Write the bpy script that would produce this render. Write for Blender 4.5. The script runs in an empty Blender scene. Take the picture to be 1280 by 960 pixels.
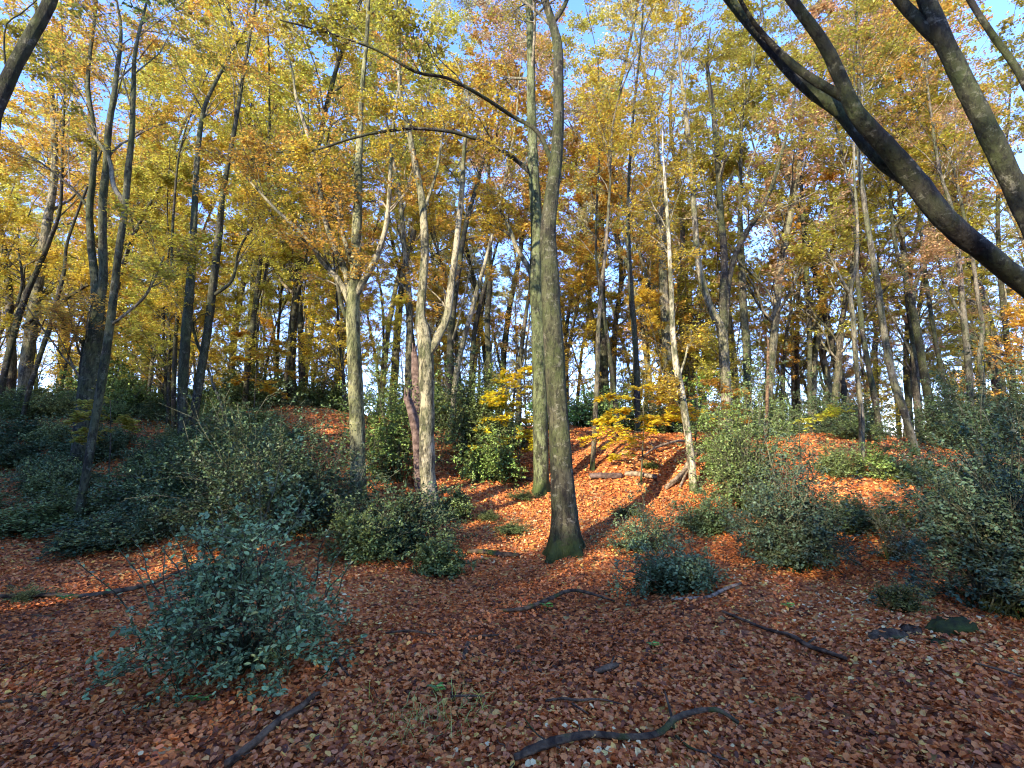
import bpy, math, random
import numpy as np
from mathutils import Vector

rng = np.random.default_rng(7)
random.seed(7)
C = bpy.context.scene.collection
sc = bpy.context.scene
rad = math.radians

# ------------------------------------------------------------------ camera, sky, sun, exposure
PITCH = rad(7.0)
CAM_Z = 1.6
FPX = 640.0                                   # focal length in pixels of the 1280 wide photograph
cam = bpy.data.cameras.new('camera')
cam.lens = 18.0; cam.sensor_width = 36.0; cam.clip_start = 0.05; cam.clip_end = 2000
co = bpy.data.objects.new('camera', cam); C.objects.link(co)
co.location = (0, 0, CAM_Z); co.rotation_euler = (rad(90) + PITCH, 0, 0)
sc.camera = co

SUN_EL, SUN_AZ = rad(20.0), rad(217.0)        # the sun stands behind the camera, to its left
w = bpy.data.worlds.new('World'); sc.world = w; w.use_nodes = True
nt = w.node_tree; nt.nodes.clear()
out = nt.nodes.new('ShaderNodeOutputWorld'); bg = nt.nodes.new('ShaderNodeBackground')
sky = nt.nodes.new('ShaderNodeTexSky'); sky.sky_type = 'NISHITA'; sky.sun_disc = False
sky.sun_elevation = SUN_EL; sky.sun_rotation = SUN_AZ
sky.air_density = 1.0; sky.dust_density = 0.0; sky.ozone_density = 2.4
bg.inputs['Strength'].default_value = 0.15
tc = nt.nodes.new('ShaderNodeTexCoord')
mp = nt.nodes.new('ShaderNodeMapping'); mp.inputs['Scale'].default_value = (1, 1, 2.6)
cn = nt.nodes.new('ShaderNodeTexNoise'); cn.inputs['Scale'].default_value = 3.1; cn.inputs['Detail'].default_value = 7
cr = nt.nodes.new('ShaderNodeMapRange'); cr.inputs[1].default_value = 0.55; cr.inputs[2].default_value = 0.74
cr.inputs[3].default_value = 0.0; cr.inputs[4].default_value = 0.06
mx = nt.nodes.new('ShaderNodeMix'); mx.data_type = 'RGBA'
mx.inputs[7].default_value = (2.2, 2.6, 3.6, 1)
L = nt.links.new
L(tc.outputs['Generated'], mp.inputs['Vector']); L(mp.outputs[0], cn.inputs['Vector']); L(cn.outputs[0], cr.inputs[0])
tint = nt.nodes.new('ShaderNodeMix'); tint.data_type = 'RGBA'; tint.blend_type = 'MULTIPLY'; tint.inputs[0].default_value = 1.0
tint.inputs[7].default_value = (.54, .55, .86, 1)
hsv = nt.nodes.new('ShaderNodeHueSaturation'); hsv.inputs['Saturation'].default_value = 1.10
L(sky.outputs[0], hsv.inputs['Color']); L(hsv.outputs[0], tint.inputs[6]); L(cr.outputs[0], mx.inputs[0]); L(tint.outputs[2], mx.inputs[6]); L(mx.outputs[2], bg.inputs['Color']); L(bg.outputs[0], out.inputs['Surface'])

sl = bpy.data.lights.new('sun', 'SUN'); sl.energy = 2.0; sl.angle = rad(0.55); sl.color = (1.0, 0.91, 0.77)
so = bpy.data.objects.new('sun', sl); C.objects.link(so)
sdir = Vector((math.sin(SUN_AZ) * math.cos(SUN_EL), math.cos(SUN_AZ) * math.cos(SUN_EL), math.sin(SUN_EL)))
so.rotation_euler = sdir.to_track_quat('Z', 'Y').to_euler(); so.location = (-12, -16, 20)

sc.view_settings.view_transform = 'Standard'; sc.view_settings.look = 'None'
sc.view_settings.exposure = 2.95; sc.view_settings.gamma = 1.0
cy = sc.cycles
cy.max_bounces = 8; cy.diffuse_bounces = 5; cy.glossy_bounces = 2; cy.transmission_bounces = 3; cy.transparent_max_bounces = 4
cy.caustics_reflective = False; cy.caustics_refractive = False
cy.sample_clamp_indirect = 6.0
cy.use_denoising = True; cy.pixel_filter_type = 'BLACKMAN_HARRIS'; cy.filter_width = 1.1

# ------------------------------------------------------------------ geometry helpers
def tag(o, label=None, cat=None, group=None, kind=None):
    if label: o['label'] = label
    if cat: o['category'] = cat
    if group: o['group'] = group
    if kind: o['kind'] = kind
    return o

def empty(name, loc):
    o = bpy.data.objects.new(name, None); o.empty_display_size = 0.2
    o.location = loc; C.objects.link(o); return o

def make_mesh(name, verts, faces, k, rnd=None, smooth=False):
    """faces: (N,k) int array"""
    me = bpy.data.meshes.new(name)
    nv, nf = len(verts), len(faces)
    me.vertices.add(nv); me.vertices.foreach_set('co', np.ascontiguousarray(verts, dtype=np.float32).ravel())
    me.loops.add(nf * k); me.loops.foreach_set('vertex_index', np.ascontiguousarray(faces, dtype=np.int32).ravel())
    me.polygons.add(nf)
    me.polygons.foreach_set('loop_start', np.arange(0, nf * k, k, dtype=np.int32))
    try: me.polygons.foreach_set('loop_total', np.full(nf, k, dtype=np.int32))
    except Exception: pass
    me.polygons.foreach_set('use_smooth', np.full(nf, smooth, dtype=bool))
    me.update(calc_edges=True)
    if rnd is not None:
        a = me.attributes.new('rnd', 'FLOAT', 'FACE'); a.data.foreach_set('value', np.ascontiguousarray(rnd, dtype=np.float32))
    return me

def link(name, me, mat, parent=None, loc=(0, 0, 0), color=None):
    o = bpy.data.objects.new(name, me); C.objects.link(o)
    if mat and not me.materials: me.materials.append(mat)
    o.parent = parent; o.location = loc
    if color: o.color = (*color, 1)
    return o

def norm(v): return v / np.maximum(np.linalg.norm(v, axis=-1, keepdims=True), 1e-9)

class Bag:
    """collects quads"""
    def __init__(s): s.v, s.f, s.r, s.n = [], [], [], 0
    def add(s, v, f, r=None):
        s.v.append(v.reshape(-1, 3)); s.f.append(f + s.n); s.n += v.size // 3
        s.r.append(np.full(len(f), .5) if r is None else r)
    def mesh(s, name, smooth=False):
        return make_mesh(name, np.concatenate(s.v), np.concatenate(s.f), s.f[0].shape[1], np.concatenate(s.r), smooth)

def tube_batch(bag, P, R, sides):
    """P (M,K,3), R (M,K): open tubes"""
    M, K, _ = P.shape
    T = np.empty_like(P); T[:, 1:-1] = P[:, 2:] - P[:, :-2]; T[:, 0] = P[:, 1] - P[:, 0]; T[:, -1] = P[:, -1] - P[:, -2]
    T = norm(T)
    mean = norm(P[:, -1] - P[:, 0])
    ref = np.zeros((M, 3)); ref[np.arange(M), np.argmin(np.abs(mean), axis=1)] = 1
    U = norm(np.cross(T, ref[:, None, :])); V = np.cross(T, U)
    a = np.arange(sides) * 2 * math.pi / sides
    ring = P[:, :, None] + R[:, :, None, None] * (U[:, :, None] * np.cos(a)[None, None, :, None] + V[:, :, None] * np.sin(a)[None, None, :, None])
    i = np.arange(M)[:, None, None] * K * sides; k = np.arange(K - 1)[None, :, None] * sides; s = np.arange(sides)[None, None, :]
    s2 = (s + 1) % sides
    f = np.stack([i + k + s, i + k + s2, i + k + sides + s2, i + k + sides + s], -1).reshape(-1, 4)
    bag.add(ring, f, np.repeat(rng.random(M), (K - 1) * sides))

def smooth_path(P, R, step):
    """Catmull-Rom through P, resampled"""
    P = np.asarray(P, float); R = np.asarray(R, float)
    A = np.vstack([2 * P[0] - P[1], P, 2 * P[-1] - P[-2]]); Ra = np.concatenate([[R[0]], R, [R[-1]]])
    o, r = [], []
    for i in range(len(P) - 1):
        p0, p1, p2, p3 = A[i:i + 4]; n = max(2, int(np.linalg.norm(p2 - p1) / step))
        t = np.linspace(0, 1, n, endpoint=False)[:, None]
        o.append(0.5 * (2 * p1 + (p2 - p0) * t + (2 * p0 - 5 * p1 + 4 * p2 - p3) * t * t + (3 * p1 - p0 - 3 * p2 + p3) * t ** 3))
        r.append(Ra[i + 1] + (Ra[i + 2] - Ra[i + 1]) * t[:, 0])
    o.append(P[-1:]); r.append(R[-1:])
    return np.vstack(o), np.concatenate(r)

def bark_tube(bag, P, R, sides=14, rough=0.06, flare=0.0, seed=None, step=None, wobble=0.0, cap=True):
    """one trunk or limb with an uneven cross-section"""
    step = step or max(0.05, float(np.mean(R)) * 1.3)
    P, R = smooth_path(P, R, step); K = len(P)
    rg = np.random.default_rng(seed if seed is not None else int(rng.integers(1e9)))
    s = np.concatenate([[0], np.cumsum(np.linalg.norm(np.diff(P, axis=0), axis=1))])
    if wobble:
        for ax in (0, 1, 2):
            P[:, ax] += wobble * (np.sin(s * rg.uniform(.8, 2.0) + rg.uniform(0, 6)) + .5 * np.sin(s * rg.uniform(2.5, 5) + rg.uniform(0, 6)))
    T = norm(np.gradient(P, axis=0)); ref = np.zeros(3); ref[np.argmin(np.abs(P[-1] - P[0]))] = 1
    U = norm(np.cross(T, ref)); V = np.cross(T, U)
    a = np.arange(sides) * 2 * math.pi / sides
    A, S = np.meshgrid(a, s)
    m = 1 + rough * (np.sin(2 * A + rg.uniform(0, 6) + S * .5) + .7 * np.sin(3 * A + rg.uniform(0, 6) - S * .8) + .6 * np.sin(5 * A + S * 1.7 + rg.uniform(0, 6)) * .6
                     + .5 * np.sin(S * 4.1 + rg.uniform(0, 6) + A) + .35 * np.sin(S * 9.3 + 2 * A + rg.uniform(0, 6)))
    m += rough * .5 * rg.normal(size=m.shape)
    if flare:
        base = np.exp(-S / 0.24); f1, f2 = rg.uniform(0, 6, 2)
        m += flare * (base * .32 + np.exp(-S / .19) * (.9 * np.clip(np.sin(5 * A + f1), -.25, 1) + .5 * np.clip(np.sin(3 * A + f2), -.3, 1)))
    ring = P[:, None] + (R[:, None] * m)[..., None] * (U[:, None] * np.cos(A)[..., None] + V[:, None] * np.sin(A)[..., None])
    k = np.arange(K - 1)[:, None] * sides; i = np.arange(sides)[None]; i2 = (i + 1) % sides
    f = np.stack([k + i, k + i2, k + sides + i2, k + sides + i], -1).reshape(-1, 4)
    v = ring.reshape(-1, 3)
    if cap:
        for e, (idx, c) in enumerate(((np.arange(sides), P[0]), ((K - 1) * sides + np.arange(sides), P[-1]))):
            ci = len(v); tipv = c + (T[-1] if e else -T[0]) * R[-1 if e else 0] * .35
            v = np.vstack([v, tipv[None]])
            q = np.arange(0, sides, 2)
            a1, a2, a3 = idx[q], idx[(q + 1) % sides], idx[(q + 2) % sides]
            cf = np.stack([np.full(len(q), ci), a3, a2, a1] if not e else [np.full(len(q), ci), a1, a2, a3], -1)
            f = np.vstack([f, cf])
    bag.add(v, f)
    return P, R

def resample(P, R, K):
    s = np.concatenate([[0], np.cumsum(np.linalg.norm(np.diff(P, axis=0), axis=1))])
    t = np.linspace(0, s[-1], K)
    return np.stack([np.interp(t, s, P[:, i]) for i in range(3)], 1), np.interp(t, s, R)

def grow(P, R, n, t0, t1, length, ang, up=0.0, flat=1.0, K=5, wig=0.12, droop=0.0, rr=0.5, aim=None, taper=0.6, azim=None):
    """n side shoots on every parent curve; returns (M*n,K,3),(M*n,K)"""
    M, KP, _ = P.shape
    t = np.sort(rng.uniform(t0, t1, (M, n)), axis=1)
    x = t * (KP - 1); i = np.minimum(x.astype(int), KP - 2); f = (x - i)[..., None]
    ar = np.arange(M)[:, None]
    S = P[ar, i] * (1 - f) + P[ar, i + 1] * f
    T = norm(P[ar, i + 1] - P[ar, i])
    r = (R[ar, i] * (1 - f[..., 0]) + R[ar, i + 1] * f[..., 0])
    q = rng.normal(size=S.shape)
    if azim is not None: q += np.asarray(azim)
    q = norm(q - (q * T).sum(-1, keepdims=True) * T)
    a = np.radians(ang + rng.normal(size=(M, n, 1)) * 10)
    D = np.cos(a) * T + np.sin(a) * q
    D[..., 2] = D[..., 2] * flat + up
    D = norm(D).reshape(-1, 3)
    Ln = (np.broadcast_to(np.asarray(length, float).reshape(-1, 1), (M, n)) * (1 - taper * (t - t0) / max(t1 - t0, 1e-6)) * rng.uniform(.65, 1.25, (M, n))).reshape(-1)
    Q = np.empty((M * n, K, 3)); Q[:, 0] = S.reshape(-1, 3)
    for k in range(1, K):
        D = D + rng.normal(size=D.shape) * wig; D[:, 2] -= droop
        D = norm(D); Q[:, k] = Q[:, k - 1] + D * (Ln / (K - 1))[:, None]
    r0 = np.minimum(r.reshape(-1) * rr, Ln * .03)
    RR = r0[:, None] * np.linspace(1, .25, K)[None]
    return Q, RR, Ln

LEAF4 = np.array([[0, 0, 0], [.5, .33, .10], [1, 0, 0], [.5, -.33, .10]])
def add_leaves(bag, P, n, size, t0=.15, t1=1.0, tilt=.5, spread=.5, off=.0, shape=LEAF4, along=.5, face=None):
    """n leaves on every curve of P"""
    M, K, _ = P.shape
    t = rng.uniform(t0, t1, (M, n)); x = t * (K - 1); i = np.minimum(x.astype(int), K - 2); f = (x - i)[..., None]
    ar = np.arange(M)[:, None]
    S = (P[ar, i] * (1 - f) + P[ar, i + 1] * f).reshape(-1, 3)
    T = norm(P[ar, i + 1] - P[ar, i]).reshape(-1, 3)
    N0 = np.array([0, 0, 1.0]) if face is None else np.asarray(face, float)
    N = norm(N0 + rng.normal(size=S.shape) * tilt)
    side = norm(np.cross(N, T)) * np.where(rng.random(len(S)) < .5, 1, -1)[:, None]
    D = T * along + side + rng.normal(size=S.shape) * spread * .5
    D = norm(D - (D * N).sum(-1, keepdims=True) * N)
    B = np.cross(N, D)
    S = S + rng.normal(size=S.shape) * off
    sz = size * rng.uniform(.6, 1.25, len(S))[:, None, None]
    curl = rng.uniform(.2, 1.8, len(S))[:, None, None] * np.where(rng.random(len(S)) < .3, -1, 1)[:, None, None]
    v = S[:, None] + sz * (shape[None, :, 0:1] * D[:, None] + shape[None, :, 1:2] * B[:, None] + shape[None, :, 2:3] * curl * N[:, None])
    k = shape.shape[0]
    if k == 4:
        fc = np.arange(len(S) * 4).reshape(-1, 4); bag.add(v, fc, rng.random(len(S)))
    else:                       # six rim points: two quads folded along the midrib
        b = np.arange(len(S))[:, None] * 6
        fc = np.concatenate([b + np.array([[0, 1, 2, 3]]), b + np.array([[0, 3, 4, 5]])], 1).reshape(-1, 4)
        bag.add(v, fc, np.repeat(rng.random(len(S)), 2))
LEAF6 = np.array([[0, 0, 0], [.28, .27, .09], [.68, .25, .09], [1, 0, -.05], [.68, -.25, .09], [.28, -.27, .09]])

def rpx(wpx, p):
    v = np.asarray(p) - CAM; fd = v[1] * math.cos(PITCH) + v[2] * math.sin(PITCH); return .5 * wpx / FPX * fd * (fd / np.linalg.norm(v)) * .87
# ------------------------------------------------------------------ the lie of the land
def sstep(a, b, x):
    t = np.clip((x - a) / (b - a), 0, 1); return t * t * (3 - 2 * t)

def height(x, y):
    x = np.asarray(x, float); y = np.asarray(y, float)
    foot = 7.2 + 0.5 * np.sin(x * .55 + .6) + .9 * np.exp(-((x - 0.1) / 1.2) ** 2)
    H = 2.15 + .65 * sstep(2, -9, x) - .25 * sstep(4, 10, x) + .12 * np.sin(x * .8)
    z = H * sstep(foot - 1.0, foot + 9.5, y)
    z = z - .075 * np.clip(y - 19, 0, 60) * sstep(-4, 3, x) + .01 * np.clip(y - 19, 0, 60) * sstep(-2, -8, x)
    # unseen bank added behind and left of the viewer to block the low sun
    d = -(y * .8 + x * .6)
    z = z + 5.2 * sstep(3.5, 15, d) 
    near = np.exp(-((y - 3) / 9.) ** 2)
    z = z + .05 * np.sin(x * 1.3 + y * .7) + .035 * np.sin(x * 2.9 - y * 2.1 + 1) + .02 * np.sin(x * 5.1 + y * 4.3)
    z = z + .10 * np.sin(x * .9 + 2) * np.sin(y * .8) * sstep(7, 11, y)
    return z
H00 = float(height(0, 0))
CAM = np.array([0, 0, CAM_Z + H00]); co.location.z = CAM[2]

def ray(px, py):
    u, v = (px - 640) / FPX, (480 - py) / FPX
    cp, sp = math.cos(PITCH), math.sin(PITCH)
    return np.array([u, cp - v * sp, sp + v * cp])
def at(px, py, Y):
    d = ray(px, py); return CAM + d * (Y / d[1])
def ground_at(px, py):
    d = ray(px, py)
    for Y in np.arange(1.0, 60, .03):
        p = CAM + d * (Y / d[1])
        if p[2] <= height(p[0], p[1]): return np.array([p[0], p[1], float(height(p[0], p[1]))])
    p = CAM + d * (18 / d[1]); p[2] = float(height(p[0], p[1])); return p

# ------------------------------------------------------------------ materials
def new_mat(name):
    m = bpy.data.materials.new(name); m.use_nodes = True; t = m.node_tree; t.nodes.clear(); return m, t
def N_(t, typ, **kw):
    n = t.nodes.new(typ)
    for k, v in kw.items(): setattr(n, k, v)
    return n
def ramp(t, stops, interp='LINEAR'):
    r = t.nodes.new('ShaderNodeValToRGB'); e = r.color_ramp.elements; r.color_ramp.interpolation = interp
    while len(e) > 1: e.remove(e[-1])
    e[0].position = stops[0][0]; e[0].color = (*stops[0][1], 1)
    for p, c in stops[1:]:
        x = e.new(p); x.color = (*c, 1)
    return r
def noise(t, scale, detail=3, coord='Object', sv=None, rough=.55):
    n = t.nodes.new('ShaderNodeTexNoise'); n.inputs['Scale'].default_value = scale; n.inputs['Detail'].default_value = detail
    n.inputs['Roughness'].default_value = rough
    tcn = t.nodes.new('ShaderNodeTexCoord'); src = tcn.outputs[coord]
    if coord == 'Position':
        pass
    if sv:
        m = t.nodes.new('ShaderNodeMapping'); m.inputs['Scale'].default_value = sv; t.links.new(src, m.inputs[0]); src = m.outputs[0]
    t.links.new(src, n.inputs['Vector']); return n
def mixc(t, a, b, fac, blend='MIX'):
    m = t.nodes.new('ShaderNodeMix'); m.data_type = 'RGBA'; m.blend_type = blend
    for sock, v in ((m.inputs[0], fac), (m.inputs[6], a), (m.inputs[7], b)):
        if hasattr(v, 'is_output'): t.links.new(v, sock)
        elif isinstance(v, tuple): sock.default_value = (*v, 1)
        else: sock.default_value = v
    return m.outputs[2]
def maprange(t, src, a, b, c=0., d=1.):
    m = t.nodes.new('ShaderNodeMapRange'); t.links.new(src, m.inputs[0])
    for i, v in zip((1, 2, 3, 4), (a, b, c, d)): m.inputs[i].default_value = v
    return m.outputs[0]

def leaf_shader(t, col, trans=.42, gloss=.05, grough=.45):
    o = t.nodes.new('ShaderNodeOutputMaterial'); d = t.nodes.new('ShaderNodeBsdfDiffuse'); tr = t.nodes.new('ShaderNodeBsdfTranslucent')
    g = t.nodes.new('ShaderNodeBsdfGlossy'); g.inputs['Roughness'].default_value = grough
    m1 = t.nodes.new('ShaderNodeMixShader'); m1.inputs[0].default_value = trans
    m2 = t.nodes.new('ShaderNodeMixShader'); m2.inputs[0].default_value = gloss
    t.links.new(col, d.inputs[0]); t.links.new(col, tr.inputs[0])
    t.links.new(d.outputs[0], m1.inputs[1]); t.links.new(tr.outputs[0], m1.inputs[2])
    t.links.new(m1.outputs[0], m2.inputs[1]); t.links.new(g.outputs[0], m2.inputs[2]); t.links.new(m2.outputs[0], o.inputs[0])

def canopy_material(name, sat=1.0, trans=.5, gloss=.025, hue=.035, vlo=.55, vhi=1.35, brown=(.36, .17, .04), bfac=.14, grough=.45):
    m, t = new_mat(name)
    a = N_(t, 'ShaderNodeAttribute', attribute_name='rnd'); oi = t.nodes.new('ShaderNodeObjectInfo')
    ns = noise(t, .55, 3)
    hs = t.nodes.new('ShaderNodeHueSaturation'); t.links.new(oi.outputs['Color'], hs.inputs['Color'])
    ad = N_(t, 'ShaderNodeMath', operation='ADD'); t.links.new(a.outputs['Fac'], ad.inputs[0]); t.links.new(ns.outputs[0], ad.inputs[1])
    t.links.new(maprange(t, ad.outputs[0], .5, 1.5, .5 - hue * .45, .5 + hue), hs.inputs['Hue'])
    mu = N_(t, 'ShaderNodeMath', operation='MULTIPLY'); mu.inputs[1].default_value = 7.31; t.links.new(a.outputs['Fac'], mu.inputs[0])
    fr = N_(t, 'ShaderNodeMath', operation='FRACT'); t.links.new(mu.outputs[0], fr.inputs[0])
    t.links.new(maprange(t, fr.outputs[0], 0, 1, vlo, vhi), hs.inputs['Value']); hs.inputs['Saturation'].default_value = sat
    mu2 = N_(t, 'ShaderNodeMath', operation='MULTIPLY'); mu2.inputs[1].default_value = 13.7; t.links.new(a.outputs['Fac'], mu2.inputs[0])
    fr2 = N_(t, 'ShaderNodeMath', operation='FRACT'); t.links.new(mu2.outputs[0], fr2.inputs[0])
    c = mixc(t, hs.outputs[0], brown, maprange(t, fr2.outputs[0], 1 - bfac, 1, 0, .8))
    leaf_shader(t, c, trans, gloss, grough); return m

M_LEAF = canopy_material('beech_leaf')
M_HOLLY = canopy_material('holly_leaf', trans=.12, gloss=.03, hue=.03, vlo=.5, vhi=1.6, brown=(.10, .12, .04), bfac=.12, grough=.5)

def bark_material(name):
    m, t = new_mat(name)
    o = t.nodes.new('ShaderNodeOutputMaterial'); b = t.nodes.new('ShaderNodeBsdfPrincipled'); b.inputs['Roughness'].default_value = .85; b.inputs['Specular IOR Level'].default_value = .12
    oi = t.nodes.new('ShaderNodeObjectInfo')
    n1 = noise(t, 2.6, 7, sv=(3, 3, .9), rough=.7); n2 = noise(t, 1.3, 6, rough=.65); n3 = noise(t, 26, 6, sv=(1, 1, .4), rough=.7); n4 = noise(t, 9, 6, sv=(1, 1, 1.5), rough=.7)
    c0 = mixc(t, oi.outputs['Color'], (1.45, 1.4, 1.3), 1.0, 'MULTIPLY')
    c = mixc(t, c0, (.016, .013, .010), maprange(t, n1.outputs[0], .47, .56, 0, .8))
    c = mixc(t, c, (.25, .225, .16), maprange(t, n4.outputs[0], .56, .63, 0, .5))
    c = mixc(t, c, (.055, .068, .018), maprange(t, n2.outputs[0], .42, .62, 0, .65))
    c = mixc(t, c, (.012, .010, .008), maprange(t, n3.outputs[0], .5, .6, 0, .65))
    # moss on the root flare
    tcn = t.nodes.new('ShaderNodeTexCoord'); sx = t.nodes.new('ShaderNodeSeparateXYZ'); t.links.new(tcn.outputs['Object'], sx.inputs[0])
    ad = N_(t, 'ShaderNodeMath', operation='MULTIPLY_ADD'); t.links.new(n4.outputs[0], ad.inputs[0]); ad.inputs[1].default_value = -1.1; t.links.new(sx.outputs[2], ad.inputs[2])
    c = mixc(t, c, (.045, .062, .016), maprange(t, ad.outputs[0], -.46, -.22, .9, 0))
    t.links.new(c, b.inputs['Base Color'])
    bp = t.nodes.new('ShaderNodeBump'); bp.inputs['Strength'].default_value = .9; bp.inputs['Distance'].default_value = .03
    h = N_(t, 'ShaderNodeMath', operation='ADD'); t.links.new(n1.outputs[0], h.inputs[0]); t.links.new(n3.outputs[0], h.inputs[1])
    t.links.new(h.outputs[0], bp.inputs['Height']); t.links.new(bp.outputs[0], b.inputs['Normal']); t.links.new(b.outputs[0], o.inputs[0])
    return m
M_BARK = bark_material('beech_bark')

def wood_material(name, c1, c2, moss=0.0):
    m, t = new_mat(name)
    o = t.nodes.new('ShaderNodeOutputMaterial'); b = t.nodes.new('ShaderNodeBsdfPrincipled'); b.inputs['Roughness'].default_value = .8; b.inputs['Specular IOR Level'].default_value = .12
    n1 = noise(t, 14, 6); n2 = noise(t, 4, 4); n3 = noise(t, 60, 4)
    c = mixc(t, c1, c2, maprange(t, n1.outputs[0], .38, .64))
    if moss: c = mixc(t, c, (.055, .07, .012), maprange(t, n2.outputs[0], .62 - moss * .3, .75 - moss * .3, 0, .95))
    t.links.new(c, b.inputs['Base Color'])
    bp = t.nodes.new('ShaderNodeBump'); bp.inputs['Strength'].default_value = .8; bp.inputs['Distance'].default_value = .01
    h = N_(t, 'ShaderNodeMath', operation='ADD'); t.links.new(n1.outputs[0], h.inputs[0]); t.links.new(n3.outputs[0], h.inputs[1])
    t.links.new(h.outputs[0], bp.inputs['Height']); t.links.new(bp.outputs[0], b.inputs['Normal']); t.links.new(b.outputs[0], o.inputs[0])
    return m
M_DEAD = wood_material('dead_wood', (.030, .018, .010), (.17, .105, .052))
M_DEADMOSS = wood_material('mossy_wood', (.030, .019, .011), (.14, .09, .045), moss=.35)
M_MOSS = wood_material('moss', (.03, .028, .010), (.06, .065, .014), moss=.4)
M_PALE = wood_material('pale_wood', (.09, .062, .036), (.32, .24, .15))
M_RED = wood_material('rotten_wood', (.06, .038, .028), (.17, .115, .085))
M_CUT = wood_material('cut_wood', (.20, .13, .08), (.36, .26, .17))

LITTER = [(0, (.050, .022, .018)), (.10, (.14, .046, .024)), (.28, (.30, .095, .036)), (.46, (.44, .155, .050)), (.62, (.54, .22, .070)),
          (.80, (.42, .18, .10)), (.90, (.62, .32, .13)), (.965, (.68, .44, .12)), (1, (.66, .52, .34))]
LITTER = [(p, (min(.8, r * 1.42 + .03), g * 1.16 + .012, b * .80)) for p, (r, g, b) in LITTER]
def litter_material():
    m, t = new_mat('leaf_litter')
    a = N_(t, 'ShaderNodeAttribute', attribute_name='rnd')
    oi = t.nodes.new('ShaderNodeObjectInfo')
    r = ramp(t, LITTER); t.links.new(a.outputs['Fac'], r.inputs[0])
    n = noise(t, 90, 3)
    c = mixc(t, r.outputs[0], (.10, .04, .03), maprange(t, n.outputs[0], .5, .75, 0, .45))
    leaf_shader(t, c, .15, .018, .5); return m
M_LITTER = litter_material()
def loose_leaf_material():
    m, t = new_mat('fallen_leaf')
    oi = t.nodes.new('ShaderNodeObjectInfo'); r = ramp(t, LITTER); t.links.new(oi.outputs['Random'], r.inputs[0])
    n = noise(t, 90, 3)
    c = mixc(t, r.outputs[0], (.10, .04, .03), maprange(t, n.outputs[0], .5, .75, 0, .45))
    leaf_shader(t, c, .15, .018, .5); return m
M_LOOSE = loose_leaf_material()

def ground_material():
    m, t = new_mat('forest_floor')
    o = t.nodes.new('ShaderNodeOutputMaterial'); b = t.nodes.new('ShaderNodeBsdfPrincipled'); b.inputs['Roughness'].default_value = .9; b.inputs['Specular IOR Level'].default_value = .12
    vo = t.nodes.new('ShaderNodeTexVoronoi'); vo.inputs['Scale'].default_value = 17; vo.inputs['Randomness'].default_value = 1
    tcn = t.nodes.new('ShaderNodeTexCoord'); t.links.new(tcn.outputs['Object'], vo.inputs['Vector'])
    s = t.nodes.new('ShaderNodeSeparateColor'); t.links.new(vo.outputs['Color'], s.inputs[0])
    r = ramp(t, LITTER); t.links.new(s.outputs[0], r.inputs[0])
    n = noise(t, 1.4, 5)
    c = mixc(t, r.outputs[0], (.035, .018, .014), maprange(t, n.outputs[0], .45, .62, .25, .6))
    t.links.new(c, b.inputs['Base Color'])
    bp = t.nodes.new('ShaderNodeBump'); bp.inputs['Strength'].default_value = .9; bp.inputs['Distance'].default_value = .03
    t.links.new(vo.outputs['Distance'], bp.inputs['Height']); t.links.new(bp.outputs[0], b.inputs['Normal']); t.links.new(b.outputs[0], o.inputs[0])
    return m

# ------------------------------------------------------------------ ground
def axis(lo, hi, fine_lo, fine_hi, fine, far):
    a = list(np.arange(fine_lo, fine_hi, fine)); x, s = a[-1] + fine, fine
    while x < hi: a.append(x); s = min(s * 1.18, far); x += s
    x, s = fine_lo - fine, fine; b = []
    while x > lo: b.append(x); s = min(s * 1.18, far); x -= s
    return np.array(b[::-1] + a)
gx, gy = axis(-400, 400, -14, 14, .14, 25), axis(-300, 500, 1, 19, .14, 25)
X, Y = np.meshgrid(gx, gy); Z = height(X, Y)
nx, ny = len(gx), len(gy)
ii = (np.arange(ny - 1)[:, None] * nx + np.arange(nx - 1)[None])
F = np.stack([ii, ii + 1, ii + nx + 1, ii + nx], -1).reshape(-1, 4)
ground = link('ground', make_mesh('ground', np.stack([X, Y, Z], -1).reshape(-1, 3), F, 4, smooth=True), ground_material())
tag(ground, kind='structure')

def slope_normal(x, y):
    e = .05
    n = np.stack([-(height(x + e, y) - height(x - e, y)) / (2 * e), -(height(x, y + e) - height(x, y - e)) / (2 * e), np.ones_like(x)], -1)
    return norm(n)

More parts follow.
